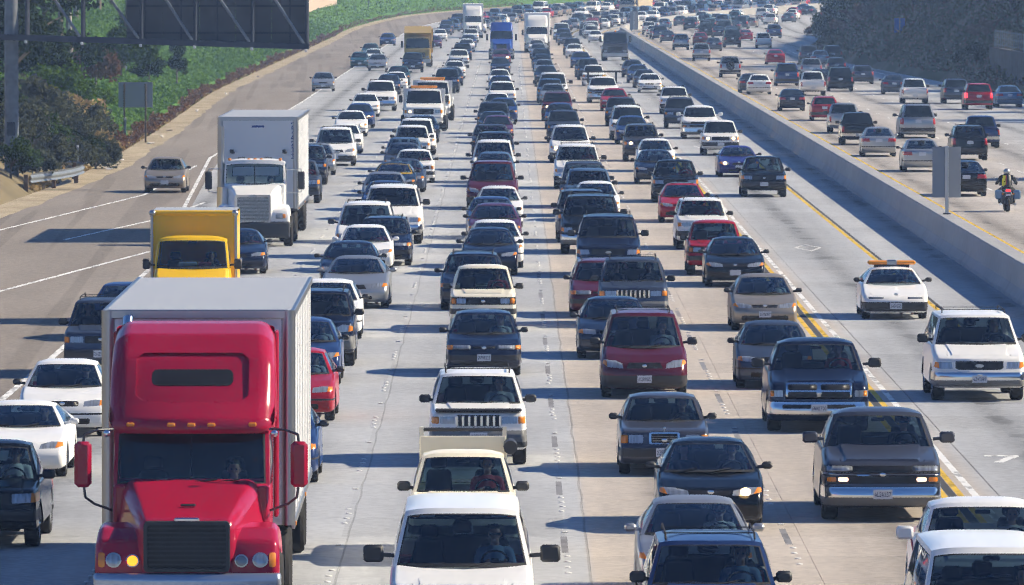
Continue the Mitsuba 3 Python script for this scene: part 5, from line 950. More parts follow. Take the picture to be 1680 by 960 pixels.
# ------------------------------------------------------------------ plants
def leafmat(key, a, b, trans=.25):
    mat(key, dict(type='principledthin', base_color=proc(lambda p, n, uv, a=a, b=b: mix(a, b, fbm(p.x * .9, p.y * .9, p.z * .9, 2)) * (.82 + .36 * cell_rand(dr.floor(p.x * 5), dr.floor(p.y * 5), dr.floor(p.z * 5)))), roughness=.6, diff_trans=trans * 2, spec_trans=0.0), False)
leafmat('leaf_dark', (.016, .028, .012), (.035, .055, .020)); leafmat('leaf_mid', (.03, .055, .014), (.06, .10, .026)); leafmat('leaf_bright', (.05, .10, .015), (.10, .17, .03)); leafmat('leaf_grey', (.06, .07, .045), (.11, .12, .075)); leafmat('leaf_yellow', (.14, .16, .02), (.26, .25, .04))
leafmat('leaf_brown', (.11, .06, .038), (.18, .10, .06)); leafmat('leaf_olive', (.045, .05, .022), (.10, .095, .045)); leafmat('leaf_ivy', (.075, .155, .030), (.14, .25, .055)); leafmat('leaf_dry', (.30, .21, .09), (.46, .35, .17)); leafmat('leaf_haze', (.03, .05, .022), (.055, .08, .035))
mat('bark', pr(proc(lambda p, n, uv: mix((.10, .08, .06), (.20, .17, .13), fbm(p.x * 9, p.y * 9, p.z * 2, 3))), .9)); mat('bark_pale', pr(proc(lambda p, n, uv: mix((.22, .18, .14), (.55, .50, .43), smoothstep(.35, .6, fbm(p.x * 6, p.y * 6, p.z * .9, 3)))), .85)); mat('wood', pr(proc(lambda p, n, uv: mix((.09, .06, .04), (.17, .12, .08), fbm(p.x * 30, p.y * 30, p.z * 2, 3))), .85))
def leaves(centres, size, r, flat=0.0):
    n = len(centres); a = r.normal(size=(n, 3)); a[:, 2] *= (1 - flat); a /= np.linalg.norm(a, axis=1, keepdims=True); b = r.normal(size=(n, 3)); b[:, 2] *= (1 - flat); b -= (b * a).sum(1, keepdims=True) * a; b /= np.linalg.norm(b, axis=1, keepdims=True) + 1e-9
    s = size * r.uniform(.55, 1.25, (n, 1)); a, b = a * s, b * s * .55
    v = np.stack([centres - a, centres + b * .9, centres + a, centres - b * .9], 1).reshape(-1, 3); i = np.arange(n) * 4
    return tm(v, np.vstack([np.c_[i, i + 1, i + 2], np.c_[i, i + 2, i + 3]]))
def crown(r, n, rx, rz, cz, clumps, size, cr=.34, low=.0):
    c = r.normal(size=(clumps, 3)); c /= np.linalg.norm(c, axis=1, keepdims=True); c *= r.uniform(.35, 1, (clumps, 1)) ** .6; c[:, 2] = np.where(c[:, 2] < -low - .3, -c[:, 2] * .4, c[:, 2])
    w = r.integers(0, clumps, n); d = r.normal(size=(n, 3)); d /= np.linalg.norm(d, axis=1, keepdims=True); d *= (r.uniform(0, 1, (n, 1)) ** .45) * cr * r.uniform(.6, 1.3, clumps)[w][:, None]
    p = (c[w] + d) * [rx, rx, rz] + [0, 0, cz]; return leaves(p[p[:, 2] > .05], size, r)
def trunk_mesh(r, h, rad, limbs, spread):
    ms = []; x = y = 0.0; pts = [(0, 0, -.4)]
    for k in range(1, 6): x += r.normal(0, .05 * h / 5); y += r.normal(0, .05 * h / 5); pts.append((x, y, h * k / 5))
    for k in range(5): ms.append(cyl(pts[k], pts[k + 1], rad * (1 - .14 * k), 9, rad * (1 - .14 * (k + 1))))
    for k in range(limbs):
        t = r.uniform(.45, .98); i = min(int(t * 5), 4); b = np.array(pts[i]) * (1 - (t * 5 - i)) + np.array(pts[i + 1]) * (t * 5 - i); an = r.uniform(0, 6.28); e = b + [spread * math.cos(an), spread * math.sin(an), spread * r.uniform(.5, 1.1)]; ms.append(cyl(b, (b + e) / 2 + [0, 0, .1], rad * .42, 7, rad * .28)); ms.append(cyl((b + e) / 2 + [0, 0, .1], e, rad * .28, 6, rad * .1))
    return cat(ms)
r_ = np.random.default_rng(21); PLANT = {}
def proto(key, n, rx, rz, cz, clumps, size, th, tr, limbs, cr=.34):
    PLANT[key] = (mikit.ply(crown(r_, n, rx, rz, cz, clumps, size, cr), None), mikit.ply(trunk_mesh(r_, th, tr, limbs, rx * .6), None, 40))
for i in range(3): proto(('tree', i), 5200, 3.6, 4.2, 6.2, 30, .26, 6.5, .22, 9, .36)
for i in range(2): proto(('tall', i), 4200, 2.6, 4.6, 8.6, 26, .26, 9.5, .17, 9, .34)
for i in range(4): proto(('shrub', i), 2600, 1.0, .85, .75, 20, .085, .8, .05, 7, .36)
for i in range(2): proto(('cone', i), 2600, .75, 1.15, 1.2, 26, .09, 1.9, .06, 8, .30)
for i in range(2): proto(('far', i), 1600, 5.0, 5.0, 6.0, 24, .62, 6.0, .3, 4, .36)
def plant(kind, i, X, Y, sc, leaf, label, name, category, bark='bark', group=None, rot=None, sz=1.0):
    k = thing(name, label, category, group); p = RP(X, Y); z = gz(X, Y); t = T().translate([float(p[0]), float(p[1]), z - .05]).rotate([0, 0, 1], float(r_.uniform(0, 360)) if rot is None else rot).scale([sc, sc, sc * sz]); a, b = PLANT[kind, i]
    put(sub(k, 'crown'), a, leaf, t); put(sub(k, 'trunk'), b, bark, t); return k
# ---- ground cover and planting
def cover(name, label, leaf, n, xf, y0, y1, size, flat, lift, seed, clump=0, cat_=None):
    r = np.random.default_rng(seed); Y = y0 * (y1 / y0) ** r.random(n)
    X = xf(Y, r.random(n), r)
    if clump: X = X + .25 * np.sin(Y * 1.3); 
    k = key_for(name); labels[k] = dict(kind='stuff', label=label, category=cat_ or name.replace('_', ' ')); P = RP(X, Y, GH(X, Y)); P[:, 2] += lift * r.random(n)
    put(k, mikit.ply(leaves(P, size, r, flat), leaf)); return k
cover('ivy', 'green ivy covering the left embankment', 'leaf_ivy', 90000, lambda Y, u, r: LEDGE(Y) - 1.9 - 17 * u ** 1.2, 418, 1300, .17, .25, .22, 3)
cover('ice_plant', 'red-brown ice plant strip along the foot of the embankment', 'leaf_brown', 15000, lambda Y, u, r: LEDGE(Y) - 1.10 - .5 * u - .2 * (np.sin(Y * .21) + np.sin(Y * .057)) * u, 400, 1300, .12, .1, .34, 4)
cover('dry_grass', 'straw-coloured dry grass along the left road edge', 'leaf_dry', 34000, lambda Y, u, r: LEDGE(Y) + .12 - 1.5 * u * (.4 + .9 * np.abs(np.sin(Y * .13))), 345, 1000, .11, -.6, .16, 5)
cover('brush', 'dry brush and low weeds on the right hillside', 'leaf_brown', 22000, lambda Y, u, r: REDGE(Y) + 1.2 + 26 * u, 500, 1150, .20, .0, .45, 6)
cover('weeds', 'dark green weeds on the right hillside', 'leaf_olive', 60000, lambda Y, u, r: REDGE(Y) + 1.4 + 28 * u, 500, 1150, .24, .0, .6, 7)
for (x, y, sc, lf, i, lb) in [(-19.4, 350, 1.0, 'leaf_grey', 1, 'low grey shrub between the guard rail and the gantry column'), (-20.2, 346, 1.1, 'leaf_mid', 2, 'green bush at the left edge below the gantry column'), (-18.6, 384, 1.35, 'leaf_grey', 0, 'grey-green shrub nearest the pavement behind the guard rail'), (-18.9, 374, 1.2, 'leaf_grey', 2, 'dusty shrub directly behind the bent end of the guard rail'), (-19.9, 396, 1.5, 'leaf_grey', 3, 'tall dusty shrub left of the square sign'), (-21.2, 362, 1.7, 'leaf_grey', 1, 'tall dusty shrub to the right of the gantry column'), (-19.6, 360, 1.25, 'leaf_grey', 3, 'grey-green shrub just behind the middle of the guard rail'), (-20.9, 356, 1.4, 'leaf_grey', 0, 'dusty bush at the foot of the gantry column'), (-19.2, 378, 1.2, 'leaf_dark', 1, 'dark green shrub behind the marker post of the guard rail'), (-20.4, 366, 1.5, 'leaf_mid', 2, 'green shrub on the bank between guard rail and column'), (-22.4, 372, 1.7, 'leaf_dark', 0, 'dark shrub left of the gantry column'), (-18.9, 392, 1.0, 'leaf_dry', 2, 'straw-coloured low bush at the edge of the pavement before the square sign'), (-19.6, 408, 1.15, 'leaf_brown', 3, 'reddish bush at the pavement edge below the square sign'), (-20.6, 372, 1.5, 'leaf_grey', 0, 'grey-green shrub directly behind the end of the guard rail'), (-19.9, 384, 1.25, 'leaf_grey', 1, 'grey-green shrub with brownish tips at the edge of the dry grass'), (-21.6, 390, 1.9, 'leaf_grey', 2, 'tall grey-green shrub to the right of the gantry column'), (-20.7, 402, 1.5, 'leaf_dry', 3, 'straw-brown bush between grey shrubs and ivy'),
        (-21.9, 414, 1.4, 'leaf_yellow', 1, 'yellow-flowering bush on the lower bank near the gantry column'), (-20.9, 420, 1.0, 'leaf_yellow', 2, 'smaller yellow-green bush right of the yellow one'), (-22.8, 436, 1.75, 'leaf_bright', 0, 'large bright green shrub on the bank left of the small square sign'), (-22.2, 455, 1.15, 'leaf_bright', 3, 'bright green shrub touching the ivy'),
        (-24.4, 440, 2.1, 'leaf_dark', 1, 'dark shrub behind the bright green ones'), (-25.2, 480, 2.4, 'leaf_dark', 2, 'dark thicket at the foot of the pale trunk'), (-24.2, 500, 1.7, 'leaf_brown', 0, 'reddish-brown dead bush on the bank under the trees'), (-24.8, 545, 2.2, 'leaf_mid', 3, 'mid-green bush below the small white-posted sign'), (-23.6, 560, 1.3, 'leaf_dark', 0, 'low dark bush in the ivy beside the twin-post sign'), (-27, 640, 2.2, 'leaf_mid', 1, 'bushy green shrub on the upper bank behind the sign panel'), (-29, 700, 2.4, 'leaf_dark', 2, 'dark shrub on top of the bank behind the sign panel')]:
    plant('shrub', i, x, y, sc, lf, lb, 'shrub', 'shrub', sz=.95)
plant('cone', 0, -22.7, 583, 1.05, 'leaf_dark', 'small dark conifer alone on the ivy slope', 'conifer', 'tree'); plant('cone', 1, -25.5, 655, .8, 'leaf_dark', 'smaller dark conifer higher on the ivy slope', 'conifer', 'tree')
LT = [(-26.2, 470, .85, 'leaf_dark', 0), (-27.5, 505, .95, 'leaf_dark', 1), (-29.5, 455, 1.0, 'leaf_mid', 2), (-30.5, 540, 1.05, 'leaf_dark', 0), (-31, 590, 1.0, 'leaf_mid', 1), (-34, 500, 1.2, 'leaf_dark', 2), (-33, 640, 1.1, 'leaf_dark', 0), (-36, 570, 1.2, 'leaf_mid', 1), (-35.5, 700, 1.1, 'leaf_dark', 2), (-37, 770, 1.15, 'leaf_mid', 0), (-36.5, 850, 1.1, 'leaf_dark', 1), (-35, 930, 1.0, 'leaf_mid', 2), (-24.6, 425, .55, 'leaf_dark', 1), (-40, 620, 1.4, 'leaf_dark', 1), (-28.2, 430, .9, 'leaf_dark', 0)]
for i, (x, y, sc, lf, j) in enumerate(LT):
    plant('tree', j, x, y, sc, lf, 'dark leafy tree in the thicket on top of the left bank', 'leafy_tree', 'tree', group='trees massed on the left bank')
plant('tall', 0, -25.4, 493, .95, 'leaf_dark', 'tall tree with pale peeling trunk seen under the gantry', 'eucalyptus_tree', 'tree', 'bark_pale'); plant('tall', 1, -25.6, 566, 1.05, 'leaf_mid', 'tree with broad grey-brown trunk behind the twin-post sign', 'eucalyptus_tree', 'tree')
for i in range(34):
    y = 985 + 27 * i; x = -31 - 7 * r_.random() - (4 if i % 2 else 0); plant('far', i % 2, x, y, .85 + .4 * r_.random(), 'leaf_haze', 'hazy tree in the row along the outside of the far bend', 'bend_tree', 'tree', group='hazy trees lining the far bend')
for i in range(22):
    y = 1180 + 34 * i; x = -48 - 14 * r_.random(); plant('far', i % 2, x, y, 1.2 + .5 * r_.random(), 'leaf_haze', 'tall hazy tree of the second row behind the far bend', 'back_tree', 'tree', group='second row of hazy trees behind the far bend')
for i in range(74):
    y = 520 + 480 * r_.random() ** 1.1; x = float(REDGE(y)) + 1.5 + 13 * r_.random() ** .9
    if 550 < y < 655 and x < 39.5: x += 3.5
    lf = ['leaf_dark', 'leaf_dark', 'leaf_dark', 'leaf_mid', 'leaf_grey', 'leaf_brown'][int(r_.integers(0, 6))]
    plant('shrub', i % 4, x, y, 1.0 + 1.5 * r_.random(), lf, dict(leaf_dark='dark green', leaf_mid='mid green', leaf_grey='grey-green', leaf_brown='reddish-brown', leaf_dry='straw-coloured')[lf] + ' shrub on the shaded right hillside', 'hill_shrub', 'shrub', group=dict(leaf_dark='dark green', leaf_mid='mid green', leaf_grey='grey-green', leaf_brown='reddish-brown', leaf_dry='straw-coloured')[lf] + ' shrubs scattered over the right hillside')
for i in range(26):
    y = 470 + 560 * r_.random(); x = float(REDGE(y)) + 14 + 26 * r_.random(); plant('tree', i % 3, x, y, .7 + .5 * r_.random(), ['leaf_dark', 'leaf_mid'][i % 2], 'dark tree in the wood on the upper right hillside', 'hill_tree', 'tree', group='trees on the upper right hillside')
# ---- sign gantry at the left
mat('sign_back', pr(proc(lambda p, n, uv: mi.Color3f(.085, .09, .10) * (.85 + .3 * fbm(p.x * 1.5, p.z * 1.5, 2, 3))), .6, .2)); mat('galvanised', pr(proc(lambda p, n, uv: mi.Color3f(.19, .215, .24) * (.8 + .4 * fbm(p.x * 5, p.y * 5, p.z * 5, 3))), .45, .3)); mat('sign_plain', pr((.26, .29, .33), .5, .2)); mat('gantry_paint', pr((.045, .055, .075), .5, .2))
GY = 350.0; ga_ = thing('sign_gantry', 'dark steel sign gantry seen from behind, column at the far left edge', 'sign gantry'); chz = lambda x: 6.22 - (x + 20.4) * .031
def gpart(n, mesh, m, sm=30): put(sub(ga_, n), mikit.ply(mesh, m, sm), m)
gpart('column', cyl((-20.4, GY, -.2), (-20.4, GY, 11.5), .30, 24, .27), 'galvanised'); gpart('base_plate', cyl((-20.4, GY, -.1), (-20.4, GY, .1), .5, 16), 'galvanised'); gpart('hand_hole_cover', bx(-20.56, -20.24, GY - .31, GY - .27, 2.2, 2.75, .01), 'gantry_paint')
for k in range(8): a = k * math.pi / 4; gpart('anchor_bolt', cyl((-20.4 + .42 * math.cos(a), GY + .42 * math.sin(a), .08), (-20.4 + .42 * math.cos(a), GY + .42 * math.sin(a), .26), .03, 6), 'steel_dark')
def beam(a, b, w, h):
    a, b = np.array(a, float), np.array(b, float); return hull([p + [0, sy * w / 2, sz * h / 2] for p in (a, b) for sy in (-1, 1) for sz in (-1, 1)])
for dy in (-.45, .45):
    for dz in (0, 3.3): gpart('chord', beam((-21.4, GY + dy, chz(-21.4) + dz), (-8.2, GY + dy, chz(-8.2) + dz), .2, .24), 'gantry_paint')
XV_ = [-19.75, -17.45, -15.05, -12.85, -10.5, -8.28]
for i, x in enumerate(XV_):
    for dy in (-.45, .45): gpart('upright', cyl((x, GY + dy, chz(x) + .1), (x, GY + dy, chz(x) + 3.2), .075, 10), 'gantry_paint')
    gpart('cross_tie', cyl((x, GY - .45, chz(x)), (x, GY + .45, chz(x)), .06, 8), 'gantry_paint')
    if i: gpart('diagonal', cyl((XV_[i - 1] + .1, GY - .47, chz(x) + 3.2), (x - .12, GY - .47, chz(x) + .12), .06, 8), 'galvanised')
    gpart('clamp', bx(x - .09, x + .03, GY - .62, GY - .54, chz(x) - .22, chz(x) - .10, .02), 'dot')
for k in range(5):
    x0 = -15.7 + k * 1.49; gpart('sign_panel', bx(x0 + .004, x0 + 1.486, GY + .62, GY + .66, chz(x0) + .05, chz(x0) + 3.6), 'sign_back'); gpart('panel_stiffener', bx(x0 + .72, x0 + .78, GY + .56, GY + .619, chz(x0) + .08, chz(x0) + 3.55), 'gantry_paint')
for z in (.4, 1.5, 2.6): gpart('panel_rail', bx(-15.7, -8.26, GY + .52, GY + .56, chz(-12) + z, chz(-12) + z + .08), 'gantry_paint')
# ---- guard rail end with posts
gr = thing('guard_rail', 'short bent galvanised guard rail end beside the gantry column', 'guard rail')
wp = [(.0, .38), (.06, .46), (.0, .54), (.0, .60), (.06, .68), (.0, .76)]
def wrail(path):
    P = np.array(path, float); t = np.gradient(P, axis=0); t /= np.linalg.norm(t, axis=1, keepdims=True); nrm = np.c_[-t[:, 1], t[:, 0]]; rows = []
    for p, n in zip(P, nrm): rows.append([[p[0] + n[0] * (o + e), p[1] + n[1] * (o + e), z] for e in (0, -.006) for o, z in (wp if e == 0 else wp[::-1])])
    v = np.array(rows); k = v.shape[1]; m = len(P); i, j = np.meshgrid(np.arange(m - 1), np.arange(k), indexing='ij'); a = (i * k + j).ravel(); b = (i * k + (j + 1) % k).ravel(); q = np.stack([a, b, b + k, a + k], -1); return tm(v.reshape(-1, 3), np.vstack([q[:, [0, 1, 2]], q[:, [0, 2, 3]]]))
path = [(-19.3, 345), (-19.0, 347.5), (-18.5, 351), (-18.15, 355), (-17.98, 359), (-18.02, 362.5), (-18.4, 365.5), (-19.1, 368)]
put(sub(gr, 'rail'), mikit.ply(wrail(path), 'galvanised', 40))
for x, y in path[0:-1:2]: put(sub(gr, 'post'), mikit.ply(bx(x - .32, x - .14, y - .1, y + .1, -.2, .72, .01), 'wood', 30))
# ---- small signs seen from behind
def sign(label, X, Y, z0, z1, w, posts, ztop=None, pm='wood', panel='sign_plain', cat_='sign', base=None, angle=0):
    k = thing('road_sign', label, cat_); b = gz(X, Y) if base is None else base; Xp, Yp, Zp = [float(v) for v in RP(X, Y)]
    put(sub(k, 'panel'), mikit.ply(bx(Xp - w / 2, Xp + w / 2, Yp, Yp + .02, z0, z1, .004), panel))
    for o in posts: put(sub(k, 'post'), mikit.ply(bx(Xp + o - .045, Xp + o + .045, Yp - .10, Yp - .003, b - .2, ztop or z1, .008), pm))
    put(sub(k, 'stiffener'), mikit.ply(bx(Xp - .01, Xp + .01, Yp - .02, Yp - .003, z0 + .02, z1 - .02), panel)); return k
sign('grey back of a small square sign on two wooden posts before the ivy', -19.25, 440, 1.82, 3.12, 1.76, (-.58, .52), 3.05); sign('small blue-grey sign on two white posts under the gantry', -25.6, 560, 3.1, 4.4, 1.2, (-.5, .5), 4.45, 'dot')
sign('distant grey sign on one post on top of the green bank', -24.6, 1180, 4.6, 6.6, 3.0, (0,), 6.6, 'galvanised'); sign('small blue sign on a post in the shaded hillside shrubs', 35.6, 778, 2.9, 4.2, .95, (0,), 4.2, 'galvanised', 'sign_blue')
mat('sign_blue', pr((.03, .10, .42), .4))
for nm, Y, w, z0, z1, lab in (('near', 281, .94, 1.55, 3.22, 'tall grey back-to-back sign standing on the median wall at right'), ('far', 985, .95, 1.5, 3.6, 'small dark sign on the far end of the median wall')):
    k = thing('median_sign', lab, 'sign'); x = 14.42
    put(sub(k, 'post'), mikit.ply(bx(x - .06, x + .06, Y - .14, Y - .03, .92, z1 + .03, .01), 'steel')); put(sub(k, 'base_bracket'), mikit.ply(bx(x - .12, x + .12, Y - .16, Y + .02, .915, 1.05, .01), 'steel_dark'))
    for s in (-1, 1): put(sub(k, 'panel'), mikit.ply(hull([(x + s * .03, Y + d, z) for d in (0, .02) for z in (z0, z1)] + [(x + s * w / 2, Y + .10 + d, z) for d in (0, .02) for z in (z0, z1)]), 'sign_plain'))
for x, y, lab in ((-19.6, 436, 'thin metal marker post at the foot of the twin-post sign'), (-18.75, 371, 'thin white-topped marker post at the end of the guard rail')):
    k = thing('marker_post', lab, 'post'); put(sub(k, 'stake'), mikit.ply(bx(x - .045, x + .045, y - .02, y + .02, -.1, 1.25, .008), 'galvanised')); put(sub(k, 'cap'), mikit.ply(bx(x - .05, x + .05, y - .025, y + .025, 1.25, 1.36, .01), 'dot'))
for i, (x, y) in enumerate([(-18.4, 452), (-18.7, 470), (-19.3, 530), (-18.3, 436), (-19.9, 600), (-18.2, 400), (-17.9, 382), (-20.3, 690)]):
    k = thing('paper_scrap', 'scrap of white paper lying along the left pavement edge', 'paper scrap', 'paper scraps along the left road edge'); put(sub(k, 'sheet'), mikit.ply(hull(rng.normal(size=(7, 3)) * [.13, .13, .05] + [x, y, .07]), 'dot'))
# ---- retaining wall with fence, block wall
rw = thing('retaining_wall', 'dark retaining wall at the foot of the right hillside', 'wall'); mat('dark_block', pr(proc(lambda p, n, uv: mi.Color3f(.085, .075, .068) * (.75 + .5 * fbm(p.y * 2, p.z * 2, 1, 3))), .9))
for y in np.arange(560, 645, 6.0): put(sub(rw, 'wall_panel'), mikit.ply(bx(36.6, 37.0, float(y) + .01, float(y) + 5.99, -.3, 2.75, .02), 'dark_block')); put(sub(rw, 'coping'), mikit.ply(bx(36.55, 37.05, float(y) + .01, float(y) + 5.99, 2.75, 2.87, .01), 'dark_block'))
fe = thing('fence', 'post fence along the top of the dark retaining wall', 'fence')
for y in np.arange(560, 647, 2.4): put(sub(fe, 'post'), mikit.ply(cyl((36.8, float(y), 2.86), (36.8, float(y), 4.2), .035, 8), 'galvanised'))
for z in (3.1, 3.6, 4.1): put(sub(fe, 'rail'), mikit.ply(cyl((36.8, 559, z), (36.8, 646, z), .022, 8), 'galvanised'))
bw = thing('block_wall', 'pale tan wall on top of the bank at the end of the gantry', 'wall'); mat('tan_block', pr((.42, .33, .27), .9))
for y in np.arange(1090, 1162, 12.0): put(sub(bw, 'wall_panel'), mikit.ply(hull([RP(x, y + d, z_) for x in (-27.2, -26.9) for d in (.02, 11.98) for z_ in (1.8, 5.2)]), 'tan_block'))
for x, y, lab in ((-26.5, 1290, 'pale lamp pole at the left end of the far trees'), (24.0, 1420, 'pale lamp pole standing in the far bend')):
    k = thing('lamp_pole', lab, 'street lamp'); X_, Y_, Z_ = [float(v) for v in RP(x, y)]; put(sub(k, 'pole'), mikit.ply(cyl((X_, Y_, Z_ - 1), (X_, Y_, Z_ + 11), .16, 10, .09), 'galvanised')); put(sub(k, 'arm'), mikit.ply(cyl((X_, Y_, Z_ + 10.8), (X_ + 2.6, Y_, Z_ + 11.4), .06, 8), 'galvanised')); put(sub(k, 'lamp'), mikit.ply(bx(X_ + 2.4, X_ + 3.1, Y_ - .15, Y_ + .15, Z_ + 11.3, Z_ + 11.5, .05), 'galvanised'))
# ------------------------------------------------------------------ traffic
NOUN = dict(sedan=('sedan', 'car'), soft_sedan=('sedan', 'car'), boxy_sedan=('sedan', 'car'), coupe=('coupe', 'car'), wedge_coupe=('coupe', 'car'), hatchback=('hatchback', 'car'), wagon=('station_wagon', 'car'), suv=('suv', 'SUV'), slot_suv=('suv', 'SUV'), big_suv=('suv', 'SUV'), small_suv=('suv', 'SUV'),
    minivan=('minivan', 'van'), van=('van', 'van'), pickup=('pickup_truck', 'pickup truck'), mid_pickup=('pickup_truck', 'pickup truck'), big_pickup=('pickup_truck', 'pickup truck'), cross_pickup=('pickup_truck', 'pickup truck'), box_truck=('box_truck', 'truck'), red_semi=('semi_truck', 'truck'), white_semi=('semi_truck', 'truck'), far_semi=('semi_truck', 'truck'), beige_truck=('semi_truck', 'truck'), blue_tractor=('tractor_truck', 'truck'), dump_truck=('dump_truck', 'truck'), mixer=('tank_truck', 'truck'), tow_truck=('tow_truck', 'truck'))
LANE = {'R': 'left ramp', '0': 'leftmost queue', '1': 'second queue', '2': 'third queue', '3': 'fourth queue', '4': 'fifth queue', 'H': 'carpool lane', 'O': 'departing beside median', 'P': 'second departing lane', 'Q': 'third departing lane', 'S': 'fourth departing lane', 'U': 'fifth departing lane', 'V': 'departing by hillside', 'W': 'departing at right edge'}
COL = dict(navy='dark blue', slate='blue-grey', skyblue='pale blue', truckred='red', royal='bright blue', violet='violet-blue', maroon='maroon', gray='grey', teal='dark teal', green='dark green')
LENG = {k: SPEC[k]['L'] if k in SPEC else 7 for k in NOUN}; LENG.update(red_semi=18.3, white_semi=20.2, far_semi=18, beige_truck=17, dump_truck=8, mixer=7.2, blue_tractor=6.5, tow_truck=8.3)
traffic = [list(t) for t in TRAFFIC]; fr = np.random.default_rng(99)
CENT = {'0': -8.1, '1': -4.4, '2': -.7, '3': 2.85, '4': 6.3, 'H': 10.0, 'O': 17.9, 'P': 21.4, 'Q': 24.4, 'S': 27.2}
FILLK = ['sedan', 'sedan', 'soft_sedan', 'suv', 'minivan', 'pickup', 'van', 'sedan', 'wagon', 'suv']; FILLC = ['white', 'white', 'silver', 'navy', 'slate', 'gray', 'blue', 'skyblue', 'red', 'black', 'teal', 'white', 'tan']
for ln, c in CENT.items():
    out = ln in 'OPQS'; y = max(t[4] + LENG[t[1]] / 2 for t in traffic if t[0] in (ln, 'SU' if ln == 'S' else ln)) + 6
    if ln in ('0', '1', '3', '4'): y += 4
    while y < (1560 if out else 1640):
        k = FILLK[int(fr.integers(0, 10))]
        if ln in '24' and fr.random() < .05: k = 'far_semi'
        L = LENG[k]; traffic.append([ln, k, 'white' if k == 'far_semi' else FILLC[int(fr.integers(0, 13))], c + float(fr.normal(0, .2)), y + L / 2, 'L' if not out and fr.random() < .07 else '', '']); y += L + (float(fr.uniform(9, 34)) if out else float(fr.uniform(2.5, 9)))
traffic.append(['Q', 'van', 'skyblue', 23.5, 366.0, '', 'pale blue van at the very right edge, only its mirror inside the frame'])
lamp = lambda r, g, b: dict(emitter=dict(type='area', radiance=rgb((r, g, b))))
order = {}
for t in traffic: order.setdefault(t[0], []).append(t)
for l in order.values(): l.sort(key=lambda t: t[4])
say = lambda t: COL.get(t[2], t[2]) + ' ' + NOUN[t[1]][0].replace('_', ' ').replace('suv', 'SUV')
PLATES = {'maroon minivan': 'JCR881', 'pewter full-si': '4L24137', 'dark blue full': '6NN1700'}
seen = set(); ndrv = 0; GROUP = {'car': 'cars in the traffic', 'van': 'vans in the traffic', 'SUV': 'SUVs in the traffic', 'pickup truck': 'pickup trucks in the traffic', 'truck': 'trucks in the traffic'}
vlabels = {}
for ln, l in order.items():
    for i, t in enumerate(l):
        if t[6]: lab = t[6]
        else:
            a = say(l[i - 1]) if i else None; b = say(l[i + 1]) if i + 1 < len(l) else None; far = 'hazy ' if t[4] > 1000 else ''
            lab = f'{far}{say(t)} ' + (f'between {a} and {b}, ' if a and b else f'behind {a}, ' if a else '') + LANE[ln]
            if lab in seen or len(lab.split()) > 16: lab = f'{far}{say(t)} behind {a}, {LANE[ln]}, number {i + 1} from the front'
        seen.add(lab); vlabels[id(t)] = lab
